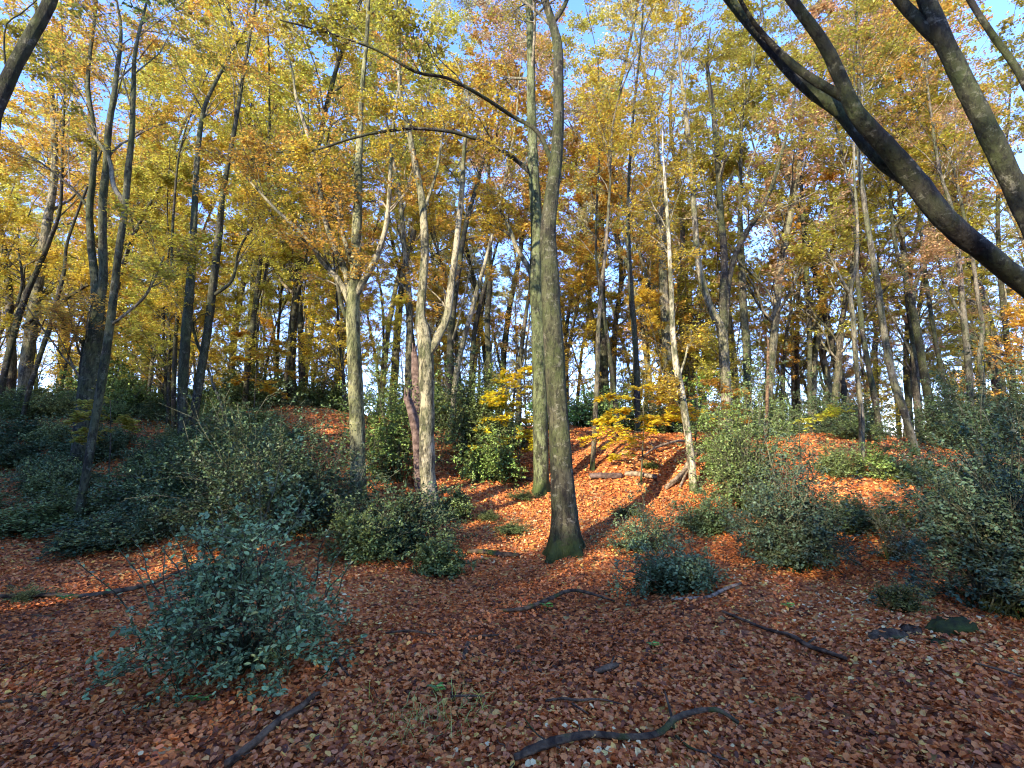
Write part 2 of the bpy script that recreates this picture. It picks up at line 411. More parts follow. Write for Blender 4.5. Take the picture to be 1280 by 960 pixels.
# fallen leaves: one carpet of separate leaves, dense near, thinner far
def litter(n, y0, y1, size, lift, power=1.0):
    y = y0 + (y1 - y0) * rng.random(n) ** power; x = (rng.random(n) * 2 - 1) * (y * 1.06 + 1.2)
    z = height(x, y)
    Nn = norm(slope_normal(x, y) + rng.normal(size=(n, 3)) * .38)
    D = rng.normal(size=(n, 3)); D = norm(D - (D * Nn).sum(-1, keepdims=True) * Nn); B = np.cross(Nn, D)
    sz = size * rng.uniform(.4, 1.35, n)[:, None, None]
    curl = rng.uniform(-.8, 2.8, n)[:, None, None]
    S = np.stack([x, y, z + rng.uniform(.004, lift, n)], -1)
    return S, D, B, Nn, sz, curl
bag = Bag()
for (n, y0, y1, size, lift, shp, pw) in ((68000, 1.6, 4.7, .039, .03, LEAF6, 1.0), (100000, 4.6, 10.5, .043, .03, LEAF4, 1.0), (72000, 10, 19, .066, .04, LEAF4, 1.0), (20000, 18, 34, .14, .05, LEAF4, 1.0)):
    S, D, B, Nn, sz, curl = litter(n, y0, y1, size, lift, pw)
    sh = shp - np.array([.5, 0, 0])
    if shp is LEAF6: sh = sh * np.array([1, 1.25, 1])
    v = S[:, None] + sz * (sh[None, :, 0:1] * D[:, None] + sh[None, :, 1:2] * B[:, None] * 1.1 + sh[None, :, 2:3] * curl * Nn[:, None])
    patch = .14 * np.sin(S[:, 0] * 1.1 + 1) * np.sin(S[:, 1] * .9)
    r = np.clip(rng.random(n) * .96 + patch * 1.0, 0, 1)
    if shp is LEAF6:
        b = np.arange(n)[:, None] * 6
        bag.add(v, np.concatenate([b + np.array([[0, 1, 2, 3]]), b + np.array([[0, 3, 4, 5]])], 1).reshape(-1, 4), np.repeat(r, 2))
    else:
        bag.add(v, np.arange(n * 4).reshape(-1, 4), r)
tag(link('leaf_litter', bag.mesh('leaf_litter'), M_LITTER), 'thick carpet of copper brown beech leaves covering the forest floor', 'leaf litter', kind='stuff')

# the leaves lying nearest the viewer, one by one
def loose_leaf_mesh(k):
    n = 6; t = np.linspace(0, 1, n + 1); wd = .30 * np.sin(t * math.pi) ** .8 * (1 + .1 * rng.normal(size=n + 1)); wd[0] = wd[-1] = 0.004
    cl, fo = rng.uniform(-.25, .35), rng.uniform(.02, .3)
    v = []
    for i in range(n + 1):
        zc = cl * (t[i] - .5) ** 2
        v += [(t[i] - .5, wd[i], zc + fo * wd[i]), (t[i] - .5, 0, zc), (t[i] - .5, -wd[i], zc + fo * wd[i] * rng.uniform(.5, 1.4))]
    v = np.array(v); f = []
    for i in range(n):
        a = i * 3; f += [[a, a + 1, a + 4, a + 3], [a + 1, a + 2, a + 5, a + 4]]
    me = make_mesh('fallen_leaf', v, np.array(f), 4, smooth=True); me.materials.append(M_LOOSE); return me
LL = [loose_leaf_mesh(k) for k in range(8)]
cells = [(px, py) for py in np.linspace(958, 850, 10) for px in np.linspace(15, 1265, 30)]
for px, py in cells:
    g = ground_at(px + random.uniform(-20, 20), min(958, py + random.uniform(-6, 6)))
    o = bpy.data.objects.new('fallen_leaf', random.choice(LL)); C.objects.link(o); o.parent = ground
    o.location = (g[0], g[1], g[2] + random.uniform(.03, .045)); s = random.uniform(.031, .05); o.scale = (s, s, s)
    o.rotation_euler = (random.gauss(0, .3), random.gauss(0, .3), random.uniform(0, 6.3))

# ------------------------------------------------------------------ trees
GOLD, OLIVE, ORANGE, RUST, LIME, GREEN, PALE = ((.66, .45, .06), (.48, .39, .06), (.68, .385, .07), (.60, .37, .18), (.62, .53, .09), (.16, .20, .05), (.62, .55, .26))
GREY, DARK, PALEB, GREENB = (.075, .063, .042), (.035, .029, .02), (.23, .20, .125), (.16, .17, .08)

def foliage(bagB, bagL, P, R, spec):
    """limbs, twigs and leaves on the given stems, P (M,K,3)"""
    q = spec
    l1, r1, len1 = grow(P, R, q.get('n1', 14), q.get('t0', .35), .98, q.get('L', 3.0), q.get('ang', 40), up=q.get('up', .2), K=8, wig=.13, droop=q.get('droop', .01), rr=.42, taper=.5, azim=q.get('azim'))
    l2, r2, len2 = grow(l1, r1, q.get('n2', 8), .15, 1, len1 * .45, 42, up=.02, flat=.4, K=4, wig=.10, droop=.01, rr=.6, taper=.5)
    l3, r3, len3 = grow(l2, r2, q.get('n3', 5), .15, 1, np.maximum(len2 * .5, .25), 42, flat=.35, K=3, wig=.10, droop=.02, rr=.6, taper=.3)
    tube_batch(bagB, l1, np.maximum(r1, .006), 5); tube_batch(bagB, l2, np.maximum(r2, .004), 3)
    if q.get('twigs', True): tube_batch(bagB, l3, np.maximum(r3, .0025), 3)
    keep = rng.random(len(l3)) < q.get('keep', 1)
    add_leaves(bagL, l3[keep], q.get('nl', 9), q.get('leaf', .075) * .86, tilt=.34, off=.035, along=.4)
    add_leaves(bagL, l2, 8, q.get('leaf', .075) * .78, tilt=.34, off=.05, along=.4)
    return l1

def leafy_bare(bagB, P, R, n, length, ang=40, K=5):
    l, r, ln = grow(P, R, n, .25, 1, length, ang, up=.15, K=K, wig=.14, rr=.5)
    tube_batch(bagB, l, np.maximum(r, .005), 4)
    l2, r2, ln2 = grow(l, r, 4, .3, 1, ln * .4, 35, up=.1, K=4, wig=.14, rr=.6)
    tube_batch(bagB, l2, np.maximum(r2, .003), 3)
    return l2, r2, ln2

def path3d(pts, Y, drift=0.0):
    """waypoints (px,py,width_px[,depth]) -> points and radii"""
    P, R = [], []
    for i, w_ in enumerate(pts):
        d = w_[3] if len(w_) > 3 else Y + drift * i
        p = at(w_[0], w_[1], d); P.append(p); R.append(rpx(w_[2], p))
    return P, R

NAMES = {}
def tree(label, pts, Y=None, col=GOLD, bark=GREY, top=None, limbs=(), base_on_ground=True, group=None, cat='tree', name='beech_tree',
         flare=.5, rough=.05, crown=None, sides=14, drift=0.0, cast=None):
    if Y is None: Y = float(ground_at(pts[0][0], pts[0][1])[1])
    P, R = path3d(pts, Y, drift)
    b = P[0].copy(); b[2] = float(height(b[0], b[1]))
    if base_on_ground:
        if P[0][2] > b[2] + .3:                # the foot is hidden: carry the stem down to the ground
            d = P[0] - P[1]; k = (P[0][2] - b[2]) / max(-d[2], .05)
            f = P[0] + d * min(k, 3) * .6; f[2] = b[2] - .12
            f[:2] = np.clip(f[:2], P[0][:2] - .8, P[0][:2] + .8); b = f.copy(); b[2] = float(height(f[0], f[1])); f[2] = b[2] - .12
            P.insert(0, f); R.insert(0, R[0] * 1.12)
        else:
            P[0] = P[0].copy(); P[0][2] = b[2] - .12
    n_seen = len(P)
    if top and Y > 9: top = top * 1.3
    if top:                                     # carry the stem on above the last point seen
        d = norm(P[-1] - P[-2]); d = norm(d + np.array([0, 0, .8])); h0 = P[-1][2]; zz = P[-1]; r0 = R[-1]
        steps = max(2, int((top - h0) / 1.6))
        for i in range(steps):
            d = norm(d + np.array([rng.normal() * .10, rng.normal() * .10, .05])); zz = zz + d * (top - h0) / steps
            P.append(zz); R.append(max(.012, r0 * (1 - .9 * (i + 1) / steps)))
    root = empty(name, b); tag(root, label, cat, group)
    bg_ = Bag(); P = [p - b for p in P]
    TP, TR = bark_tube(bg_, P, R, sides=sides, rough=rough, flare=flare)
    link('trunk', bg_.mesh('trunk', True), M_BARK, root, color=bark)
    stems = [(TP, TR)]
    for lb in limbs:
        LP, LR = path3d(lb['pts'], lb.get('Y', Y)); LP = [p - b for p in LP]
        if lb.get('ext'):                       # carry on past the frame
            d = norm(LP[-1] - LP[-2]); e = lb['ext']
            for i in range(3):
                d = norm(d + rng.normal(size=3) * .12 + np.array([0, 0, .1])); LP.append(LP[-1] + d * e / 3); LR.append(LR[-1] * .7)
        g = Bag(); a, c_ = bark_tube(g, LP, LR, sides=lb.get('sides', 10), rough=rough, step=.12)
        link('limb', g.mesh('limb', True), M_BARK, root, color=lb.get('bark', bark)); stems.append((a, c_))
    cr_ = dict(crown or {}); cr_.setdefault('twigs', Y < 11.5)
    if top and Y > 9 and 'n1' in cr_: cr_['n1'] = int(cr_['n1'] * 1.1)
    if cr_.get('none'): return root
    bB, bL = Bag(), Bag()
    S = [resample(a, c_, 24) for a, c_ in stems]
    allP = np.array([s[0] for s in S]); allR = np.array([s[1] for s in S])
    n1 = cr_.get('n1', 16)
    foliage(bB, bL, allP[:1], allR[:1], dict(cr_, n1=n1))
    if len(S) > 1:
        foliage(bB, bL, allP[1:], allR[1:], dict(cr_, n1=cr_.get('nlimb', max(4, n1 // 2)), t0=.3, L=cr_.get('Llimb', cr_.get('L', 3.0) * .6)))
    tag(link('branchwork', bB.mesh('branchwork', True), M_BARK, root, color=(.20, .17, .115)), kind='stuff')
    tag(link('crown', bL.mesh('crown'), M_LEAF, root, color=col), kind='stuff')
    return root

# --- the trees that can be told apart, near to far
tree('tall grey twin-trunk beech front stem with mossy flared foot in the centre of the clearing',
     [(708, 692, 46), (706, 640, 38), (703, 600, 34), (698, 520, 29), (693, 450, 30), (690, 400, 29), (687, 340, 27), (685, 290, 24), (690, 240, 22), (697, 180, 19), (698, 110, 17), (697, 55, 16), (686, 15, 13), (676, -30, 11)],
     col=OLIVE, bark=(.05, .045, .027), top=14, flare=1.0, sides=40, rough=.035,
     limbs=[dict(pts=[(691, 205, 8), (672, 165, 7), (640, 145, 6), (605, 122, 5.5, 7.2), (560, 98, 5, 7), (520, 90, 4.5, 6.8), (470, 62, 4, 6.6), (400, 38, 4, 6.4), (350, 25, 3, 6.3)], bark=DARK, sides=8),
            dict(pts=[(690, 30, 9), (705, 8, 8), (720, -30, 7)], ext=1.5), ],
     crown=dict(n1=16, t0=.62, L=2.2, keep=.8, nl=7, nlimb=9, Llimb=1.3, leaf=.07))
tree('straight greenish beech with moss-green foot close behind the central trunk',
     [(677, 616, 23), (676, 560, 21), (675, 500, 20), (673, 430, 19), (671, 380, 19), (669, 340, 18), (671, 290, 17), (669, 250, 18), (667, 210, 17), (664, 120, 15), (663, 50, 13), (660, -20, 12)],
     col=GOLD, bark=(.09, .10, .045), top=15, sides=16,
     limbs=[dict(pts=[(668, 352, 9), (658, 330, 8), (645, 308, 7), (636, 285, 6), (625, 262, 4)], bark=PALEB),
            dict(pts=[(664, 216, 9), (640, 196, 7), (610, 180, 6, 9), (570, 166, 6, 8.6), (520, 161, 5, 8.3), (470, 166, 5, 8), (430, 176, 4, 7.8), (395, 187, 4, 7.6), (345, 190, 3, 7.4)], bark=DARK, sides=8)],
     crown=dict(n1=20, t0=.5, L=3.0, keep=.85, nlimb=7, Llimb=1.2))
tree('spreading beech with bright green moss on its upper trunk above the dark hollies',
     [(449, 625, 25), (447, 560, 23), (445, 500, 22), (442, 440, 20), (441, 395, 19), (442, 365, 18), (445, 320, 15), (447, 260, 14), (449, 190, 11), (452, 120, 8)],
     Y=9.6, col=ORANGE, bark=(.19, .18, .085), top=13, sides=16,
     limbs=[dict(pts=[(440, 385, 12), (425, 352, 9), (405, 330, 8), (385, 300, 7), (365, 280, 6), (345, 262, 5), (320, 235, 4)], ext=1.2, bark=PALEB),
            dict(pts=[(441, 372, 12), (430, 335, 10), (415, 300, 9), (403, 262, 8), (398, 220, 7), (385, 170, 6), (370, 120, 5)], ext=1.5, bark=PALEB),
            dict(pts=[(443, 372, 12), (455, 350, 11), (470, 322, 9), (482, 285, 8), (487, 240, 7), (489, 190, 6), (495, 130, 5)], ext=1.5, bark=PALEB),
            dict(pts=[(444, 340, 9), (432, 305, 7), (425, 275, 6), (420, 250, 5)], bark=PALEB),
            dict(pts=[(440, 410, 9), (428, 385, 7), (420, 350, 5), (405, 320, 4)], bark=GREY)],
     crown=dict(n1=10, t0=.62, L=2.2, keep=.65, nlimb=8, Llimb=1.7))
tree('pale sunlit forked beech with knobbly bark and a dark shaded foot',
     [(541, 655, 24), (535, 600, 22), (533, 550, 21), (534, 500, 20), (533, 450, 21), (529, 410, 20), (526, 395, 13), (529, 350, 12), (531, 300, 12), (527, 250, 11), (519, 205, 10), (510, 160, 9), (500, 110, 7)],
     Y=9.2, col=GOLD, bark=PALEB, top=12, sides=16, rough=.07,
     limbs=[dict(pts=[(537, 440, 13), (548, 420, 12), (559, 395, 11), (565, 350, 10), (571, 300, 9), (577, 240, 8), (580, 190, 7), (586, 130, 5)], ext=1.5, bark=PALEB),
            dict(pts=[(530, 262, 5), (543, 225, 4), (550, 190, 4), (556, 150, 3)])],
     crown=dict(n1=9, t0=.66, L=2.0, keep=.6, nlimb=5, Llimb=1.2))
tree('slim dark leaning beech rising from the green bank at far left of the clearing',
     [(94, 668, 13), (103, 620, 14), (112, 570, 14), (120, 520, 14), (129, 465, 15), (137, 410, 14), (143, 360, 13), (149, 310, 12), (156, 260, 11), (160, 215, 11), (165, 165, 9), (167, 110, 8), (170, 60, 6)],
     Y=8.4, col=OLIVE, bark=(.07, .07, .038), top=12,
     limbs=[dict(pts=[(157, 255, 9), (142, 232, 8), (137, 200, 7), (118, 170, 6), (100, 135, 5), (75, 95, 4)], ext=1.2, bark=PALEB),
            dict(pts=[(141, 405, 6), (160, 390, 5), (180, 372, 5), (195, 345, 4), (205, 320, 3)], bark=PALEB)],
     crown=dict(n1=10, t0=.6, L=2.2, keep=.8, nlimb=6, Llimb=1.4))
tree('stout multi-stemmed dark beech with a hollow forked trunk behind the slim leaning stem',
     [(97, 590, 26), (103, 540, 27), (112, 480, 30), (118, 430, 28), (122, 390, 24), (119, 350, 15), (114, 310, 13), (112, 260, 12), (115, 230, 11), (118, 170, 9), (110, 100, 7)],
     Y=11.0, col=ORANGE, bark=(.055, .055, .03), top=14,
     limbs=[dict(pts=[(122, 395, 15), (129, 350, 15), (128, 300, 14), (128, 255, 13), (133, 205, 12), (136, 160, 11), (143, 115, 9), (150, 60, 7)], ext=2.0),
            dict(pts=[(100, 500, 11), (103, 460, 10), (107, 425, 9)], bark=DARK),
            dict(pts=[(113, 262, 6), (90, 235, 5), (60, 210, 4), (30, 190, 3)], bark=DARK)],
     crown=dict(n1=16, t0=.55, L=3.2, nlimb=9, Llimb=2.2, azim=(-.2, 0, 0)))
tree('straight black-footed stem, middle one of the three-trunk clump left of the holly bank',
     [(227, 580, 15), (228, 530, 15), (229, 470, 15), (232, 420, 15), (236, 375, 14), (240, 325, 12), (243, 270, 10)],
     Y=12.5, col=GOLD, bark=(.05, .05, .028), top=15, group='three trunks rising close together left of the hollies', crown=dict(n1=16, t0=.45, L=3.0))
tree('bending right-hand stem of the three-trunk clump, curving away to the right',
     [(236, 575, 13), (241, 530, 14), (249, 480, 14), (257, 430, 13), (263, 385, 13), (268, 340, 12), (274, 290, 11), (279, 240, 8)],
     Y=12.8, col=GOLD, bark=(.05, .047, .028), top=15, group='three trunks rising close together left of the hollies',
     limbs=[dict(pts=[(254, 445, 6), (245, 425, 5), (240, 400, 4)]), dict(pts=[(266, 370, 6), (290, 350, 5), (300, 310, 4), (325, 270, 3)])], crown=dict(n1=15, t0=.45, L=3.0))
tree('thin left-hand stem of the three-trunk clump, half hidden by its neighbour',
     [(217, 570, 7), (217, 500, 7), (219, 430, 7), (222, 380, 6), (215, 330, 5)],
     Y=13.2, col=LIME, bark=DARK, top=12, group='three trunks rising close together left of the hollies', crown=dict(n1=10, t0=.4, L=2.2))
tree('thin bowed sapling leaning left over the leafy gap beside the three-trunk clump',
     [(285, 532, 4), (276, 505, 4), (266, 480, 4), (258, 455, 4), (250, 430, 3)], Y=14.0, col=GOLD, bark=(.25, .22, .16), crown=dict(n1=6, t0=.4, L=.9), cat='sapling', name='beech_sapling')
tree('dark beech leaning right at the left edge with a long low side branch',
     [(5, 470, 11), (14, 430, 12), (24, 395, 12), (34, 365, 11), (48, 335, 9), (62, 300, 8), (75, 260, 6)], Y=15, col=GOLD, bark=DARK, top=13,
     limbs=[dict(pts=[(28, 410, 7), (50, 392, 6), (75, 378, 6), (100, 362, 5), (118, 352, 4)], bark=DARK), dict(pts=[(22, 380, 6), (28, 350, 5), (22, 310, 4)])], crown=dict(n1=16, t0=.4, L=3.0, leaf=.09))
tree('slender dark beech leaning right, second trunk from the left edge',
     [(26, 530, 7), (36, 490, 8), (50, 445, 8), (62, 410, 8), (70, 380, 7), (80, 340, 6), (85, 300, 5)], Y=13.5, col=LIME, bark=DARK, top=12, crown=dict(n1=14, t0=.4, L=2.6, leaf=.085))
tree('upright dark beech with ascending fork in front of the yellow thicket left of centre',
     [(305, 512, 8), (309, 470, 8), (313, 430, 9), (318, 390, 8), (323, 350, 7), (327, 310, 6), (330, 270, 5)], Y=15.5, col=LIME, bark=DARK, top=14,
     limbs=[dict(pts=[(318, 385, 5), (330, 350, 4), (335, 320, 3)])], crown=dict(n1=18, t0=.3, L=2.8, leaf=.085))
tree('thin beech with a wide Y fork between the yellow thicket and the mossy trunk',
     [(354, 500, 6), (360, 450, 7), (366, 405, 6), (371, 370, 6), (380, 340, 5), (385, 300, 4)], Y=16, col=GOLD, bark=DARK, top=13,
     limbs=[dict(pts=[(371, 370, 5), (362, 345, 4), (350, 325, 3)])], crown=dict(n1=14, t0=.35, L=2.6, leaf=.085))
tree('pale leaning trunk among the hollies right of the forked pale beech',
     [(563, 535, 9), (567, 500, 9), (571, 465, 9), (578, 430, 8), (588, 395, 7), (597, 360, 6), (606, 330, 5)], Y=14, col=RUST, bark=PALEB, top=14, crown=dict(n1=14, t0=.4, L=2.8, leaf=.085))
tree('bright white-barked slender beech leaning left on the sunlit leafy slope',
     [(868, 614, 11), (864, 575, 12), (858, 530, 11), (852, 490, 11), (845, 455, 10), (841, 410, 8), (839, 360, 7), (836, 300, 6), (832, 240, 5)],
     col=GOLD, bark=(.36, .32, .22), top=7,
     limbs=[dict(pts=[(849, 470, 4), (856, 450, 3), (860, 430, 2)]), dict(pts=[(857, 525, 3), (850, 505, 3), (843, 495, 2)])], crown=dict(n1=8, t0=.5, L=1.6, keep=.8))
tree('tall forked beech with three ascending stems right of the white-barked tree',
     [(908, 570, 15), (908, 520, 15), (906, 460, 16), (903, 415, 15), (892, 393, 12), (880, 360, 11), (872, 320, 10), (868, 270, 9), (864, 210, 8), (857, 140, 7), (850, 80, 5)],
     Y=15, col=OLIVE, bark=(.18, .155, .10), top=17,
     limbs=[dict(pts=[(904, 415, 13), (904, 370, 13), (905, 320, 11), (901, 270, 10), (898, 215, 9), (893, 150, 8), (885, 90, 6)], bark=DARK, ext=1.5),
            dict(pts=[(907, 410, 9), (910, 360, 9), (917, 325, 9), (930, 295, 9), (948, 268, 8), (964, 235, 7), (976, 195, 6), (988, 150, 5), (995, 105, 4)], bark=DARK, ext=1.0)],
     crown=dict(n1=16, t0=.5, L=3.2, nlimb=10, Llimb=2.2, leaf=.08))
tree('dark straight beech just behind and right of the three-stemmed beech',
     [(934, 530, 12), (934, 480, 12), (933, 430, 12), (929, 380, 11), (927, 330, 10), (925, 270, 8), (926, 200, 6)], Y=18, col=OLIVE, bark=(.07, .064, .036), top=16, crown=dict(n1=18, t0=.45, L=3.2, leaf=.09))
tree('thin dark beech standing alone against blue sky above the dark central holly',
     [(1012, 520, 7), (1012, 470, 7), (1012, 420, 8), (1010, 370, 8), (1007, 320, 7), (1003, 260, 6), (1000, 200, 5)], Y=20, col=OLIVE, bark=DARK, top=16, crown=dict(n1=16, t0=.4, L=3.4, leaf=.09))
tree('grey forked young beech standing in the sunlit gap right of the dark holly',
     [(1072, 614, 10), (1076, 575, 10), (1077, 530, 9), (1073, 480, 8), (1069, 440, 8), (1066, 395, 8), (1063, 365, 7), (1070, 330, 6), (1072, 280, 5), (1068, 220, 4)], Y=11.5, col=OLIVE, bark=(.14, .12, .08), top=11,
     limbs=[dict(pts=[(1063, 368, 6), (1052, 350, 5), (1042, 330, 4), (1030, 305, 3)])], crown=dict(n1=12, t0=.5, L=2.6, nlimb=6, leaf=.08))
tree('long leaning grey beech on the right bank, its trunk bending left as it rises',
     [(1147, 590, 12), (1142, 555, 13), (1130, 515, 13), (1118, 480, 13), (1109, 440, 12), (1102, 395, 11), (1096, 350, 10), (1088, 305, 9), (1080, 250, 8), (1073, 190, 6)], Y=12.5, col=ORANGE, bark=(.10, .088, .06), top=14, crown=dict(n1=16, t0=.5, L=3.0, leaf=.085))
tree('thick dark beech dividing in a Y against the bright sky on the right',
     [(1163, 520, 14), (1158, 480, 14), (1151, 440, 13), (1145, 405, 13), (1139, 380, 11), (1131, 345, 8), (1120, 310, 6)], Y=18, col=OLIVE, bark=DARK, top=15,
     limbs=[dict(pts=[(1141, 385, 9), (1143, 360, 7), (1150, 340, 6), (1162, 325, 5)], ext=1.5)], crown=dict(n1=16, t0=.45, L=3.2, leaf=.09))
tree('thin dark leaning trunk just right of the Y-shaped beech',
     [(1186, 525, 8), (1180, 480, 8), (1172, 440, 7), (1165, 400, 7), (1158, 350, 6), (1152, 300, 5), (1148, 250, 5)], Y=18.5, col=RUST, bark=DARK, top=14, crown=dict(n1=14, t0=.45, L=2.8, leaf=.09))
tree('twin-trunked grey beech over the holly at the right edge, left stem',
     [(1213, 500, 10), (1211, 460, 11), (1207, 420, 11), (1203, 380, 10), (1199, 330, 9), (1192, 270, 7)], Y=16, col=RUST, bark=(.09, .075, .055), top=15,
     limbs=[dict(pts=[(1205, 400, 6), (1190, 375, 5), (1178, 350, 4), (1172, 320, 3)])], crown=dict(n1=16, t0=.45, L=3.0, leaf=.09))
tree('rightmost trunk above the holly, bent like an elbow near its foot',
     [(1228, 505, 8), (1229, 475, 8), (1224, 450, 8), (1228, 410, 7), (1222, 370, 7), (1215, 320, 6), (1205, 270, 5)], Y=16.5, col=ORANGE, bark=(.09, .078, .055), top=14, crown=dict(n1=14, t0=.45, L=3.0, leaf=.09))
tree('dark trunk between the grey forked young beech and the long leaning beech',
     [(1100, 540, 10), (1094, 500, 10), (1086, 460, 9), (1079, 420, 8), (1074, 375, 7), (1070, 320, 6)], Y=16, col=OLIVE, bark=DARK, top=14, crown=dict(n1=14, t0=.45, L=3.0, leaf=.09))
tree('slender grey beech at the foot of the sunlit slope right of the central pair',
     [(740, 588, 7), (743, 545, 7), (745, 500, 7), (747, 450, 7), (748, 410, 6), (752, 360, 6), (758, 300, 5), (762, 240, 4)], col=GOLD, bark=(.11, .09, .062), top=12, crown=dict(n1=14, t0=.4, L=2.2, leaf=.08))
tree('short dark trunk on the slope behind the golden sprays of the beech saplings',
     [(797, 572, 8), (797, 530, 8), (796, 480, 9), (794, 430, 8), (790, 380, 8), (787, 330, 7), (785, 270, 6)], Y=15.5, col=GOLD, bark=DARK, top=15, crown=dict(n1=18, t0=.35, L=2.8, leaf=.085))
tree('leaning thin dark trunk between the slender grey beech and the golden sprays',
     [(774, 560, 6), (770, 510, 7), (764, 460, 7), (759, 420, 6), (752, 370, 5), (745, 320, 4)], Y=17, col=LIME, bark=DARK, top=13, crown=dict(n1=14, t0=.35, L=2.6, leaf=.09))
tree('thick dark trunk half hidden behind the white-barked leaning beech',
     [(838, 500, 15), (835, 450, 15), (832, 400, 14), (829, 350, 13), (828, 290, 11), (825, 220, 9)], Y=19, col=GOLD, bark=(.13, .11, .07), top=17, crown=dict(n1=20, t0=.35, L=3.4, leaf=.09))
tree('brown trunk standing between the white-barked beech and the three-stemmed beech',
     [(858, 490, 12), (856, 450, 12), (853, 400, 11), (851, 350, 10), (853, 290, 8), (850, 230, 7)], Y=21, col=OLIVE, bark=(.17, .13, .08), top=17, crown=dict(n1=18, t0=.35, L=3.4, leaf=.095))
tree('dark bare lower trunk above the hollies left of the central pair',
     [(612, 500, 8), (611, 450, 8), (609, 400, 8), (612, 350, 7), (608, 290, 6), (611, 230, 5)], Y=19, col=ORANGE, bark=DARK, top=17, crown=dict(n1=20, t0=.4, L=3.4, leaf=.09))
tree('leaning dark stem crossing behind the pale leaning trunk among the hollies',
     [(588, 500, 7), (590, 450, 7), (594, 410, 7), (603, 370, 6), (612, 330, 5)], Y=20, col=PALE, bark=DARK, top=16, crown=dict(n1=18, t0=.35, L=3.2, leaf=.09))

# dead snags
def snag(label, pts, Y, mat):
    P, R = path3d(pts, Y); b = P[0].copy(); b[2] = float(height(b[0], b[1])); P[0] = b - np.array([0, 0, .1])
    root = empty('dead_trunk', b); tag(root, label, 'dead trunk')
    g = Bag(); P = [p - b for p in P]; bark_tube(g, P, R, sides=14, rough=.13, step=.08); link('trunk', g.mesh('trunk', True), mat, root)
    tip = P[-1]
    for i in range(5):
        a = i * 1.3; g = Bag(); r = R[-1]
        q = tip + np.array([math.cos(a), math.sin(a), 0]) * r * .55
        bark_tube(g, [q - [0, 0, .05], q + [0, 0, random.uniform(.02, .08)], q + [math.cos(a) * .02, 0, random.uniform(.09, .2)]], [r * .38, r * .25, .006], sides=6, rough=.1)
        link('splinter', g.mesh('splinter', True), mat, root)
snag('reddish brown dead trunk snapped off at head height beside the pale forked beech', [(527, 600, 17), (522, 560, 17), (516, 520, 14), (509, 497, 12)], 9.8, M_RED)
snag('taller dead reddish trunk hidden just behind the pale forked beech', [(524, 580, 12), (522, 520, 12), (520, 470, 11), (518, 440, 8)], 10.6, M_RED)
snag('short broken dark snag poking up beside the dark central holly', [(958, 560, 5), (959, 500, 5), (960, 460, 4), (960, 425, 3)], 15.0, M_DEAD)

# big beech just outside the frame on the right: its limbs sweep across the upper right
def near_tree(label, base, trunk, trad, limbs, col, ncrown):
    b = np.array([base[0], base[1], float(height(*base))]); root = empty('beech_tree', b); tag(root, label, 'tree')
    g = Bag(); bark_tube(g, [b - b - [0, 0, .1]] + [np.array(p) - b for p in trunk], trad, sides=18, rough=.04, flare=.6); link('trunk', g.mesh('trunk', True), M_BARK, root, color=(.028, .025, .019))
    st = []
    for pts, ext in limbs:
        P = []; R = []
        for q in pts:
            if len(q) == 5: P.append(np.array(q[:3])); R.append(q[3])
            else: p = at(q[0], q[1], q[3]); P.append(p); R.append(rpx(q[2], p) * .88)
        P = [p - b for p in P]; d = norm(P[-1] - P[-2])
        for i in range(3):
            d = norm(d + rng.normal(size=3) * .1 + np.array([0, 0, .12])); P.append(P[-1] + d * ext / 3); R.append(R[-1] * .75)
        g = Bag(); a, c_ = bark_tube(g, P, R, sides=16, rough=.05, step=.09); link('limb', g.mesh('limb', True), M_BARK, root, color=(.028, .025, .019)); st.append(resample(a, c_, 24))
    bB, bL = Bag(), Bag(); PP = np.array([s[0] for s in st]); RR = np.array([s[1] for s in st])
    foliage(bB, bL, PP, RR, dict(n1=ncrown, t0=.78, L=1.7, nl=6, keep=.7, leaf=.07, up=.3))
    tag(link('branchwork', bB.mesh('branchwork', True), M_BARK, root, color=DARK), kind='stuff'); tag(link('crown', bL.mesh('crown'), M_LEAF, root, color=col), kind='stuff')
near_tree('large grey beech at the right edge whose heavy limbs sweep up across the top right', (5.6, 4.1),
    [(5.55, 4.1, 1.0), (5.35, 4.1, 2.0), (5.0, 4.1, 2.6)], [.30, .26, .23, .15],
    [([(5.2, 4.1, 2.2, .15, 0), (1285, 358, 42, 4.1), (1235, 318, 40, 4.05), (1180, 272, 42, 4.0), (1140, 222, 41, 4.0), (1105, 180, 36, 3.95), (1070, 140, 30, 3.9), (1052, 100, 27, 3.9), (1030, 55, 24, 3.85), (990, 0, 22, 3.8)], 2.5),
     ([(1150, 238, 20, 4.08), (1110, 208, 28, 4.12), (1085, 182, 29, 4.15), (1050, 140, 26, 4.2), (1020, 118, 26, 4.2), (985, 85, 24, 4.2), (950, 45, 21, 4.2), (908, -5, 18, 4.2)], 2.5),
     ([(1066, 134, 13, 3.93), (1048, 118, 18, 3.95), (1022, 103, 18, 3.98), (995, 84, 16, 4.04), (966, 56, 12, 4.1), (942, 28, 9, 4.05)], 1.0)], OLIVE, 6)
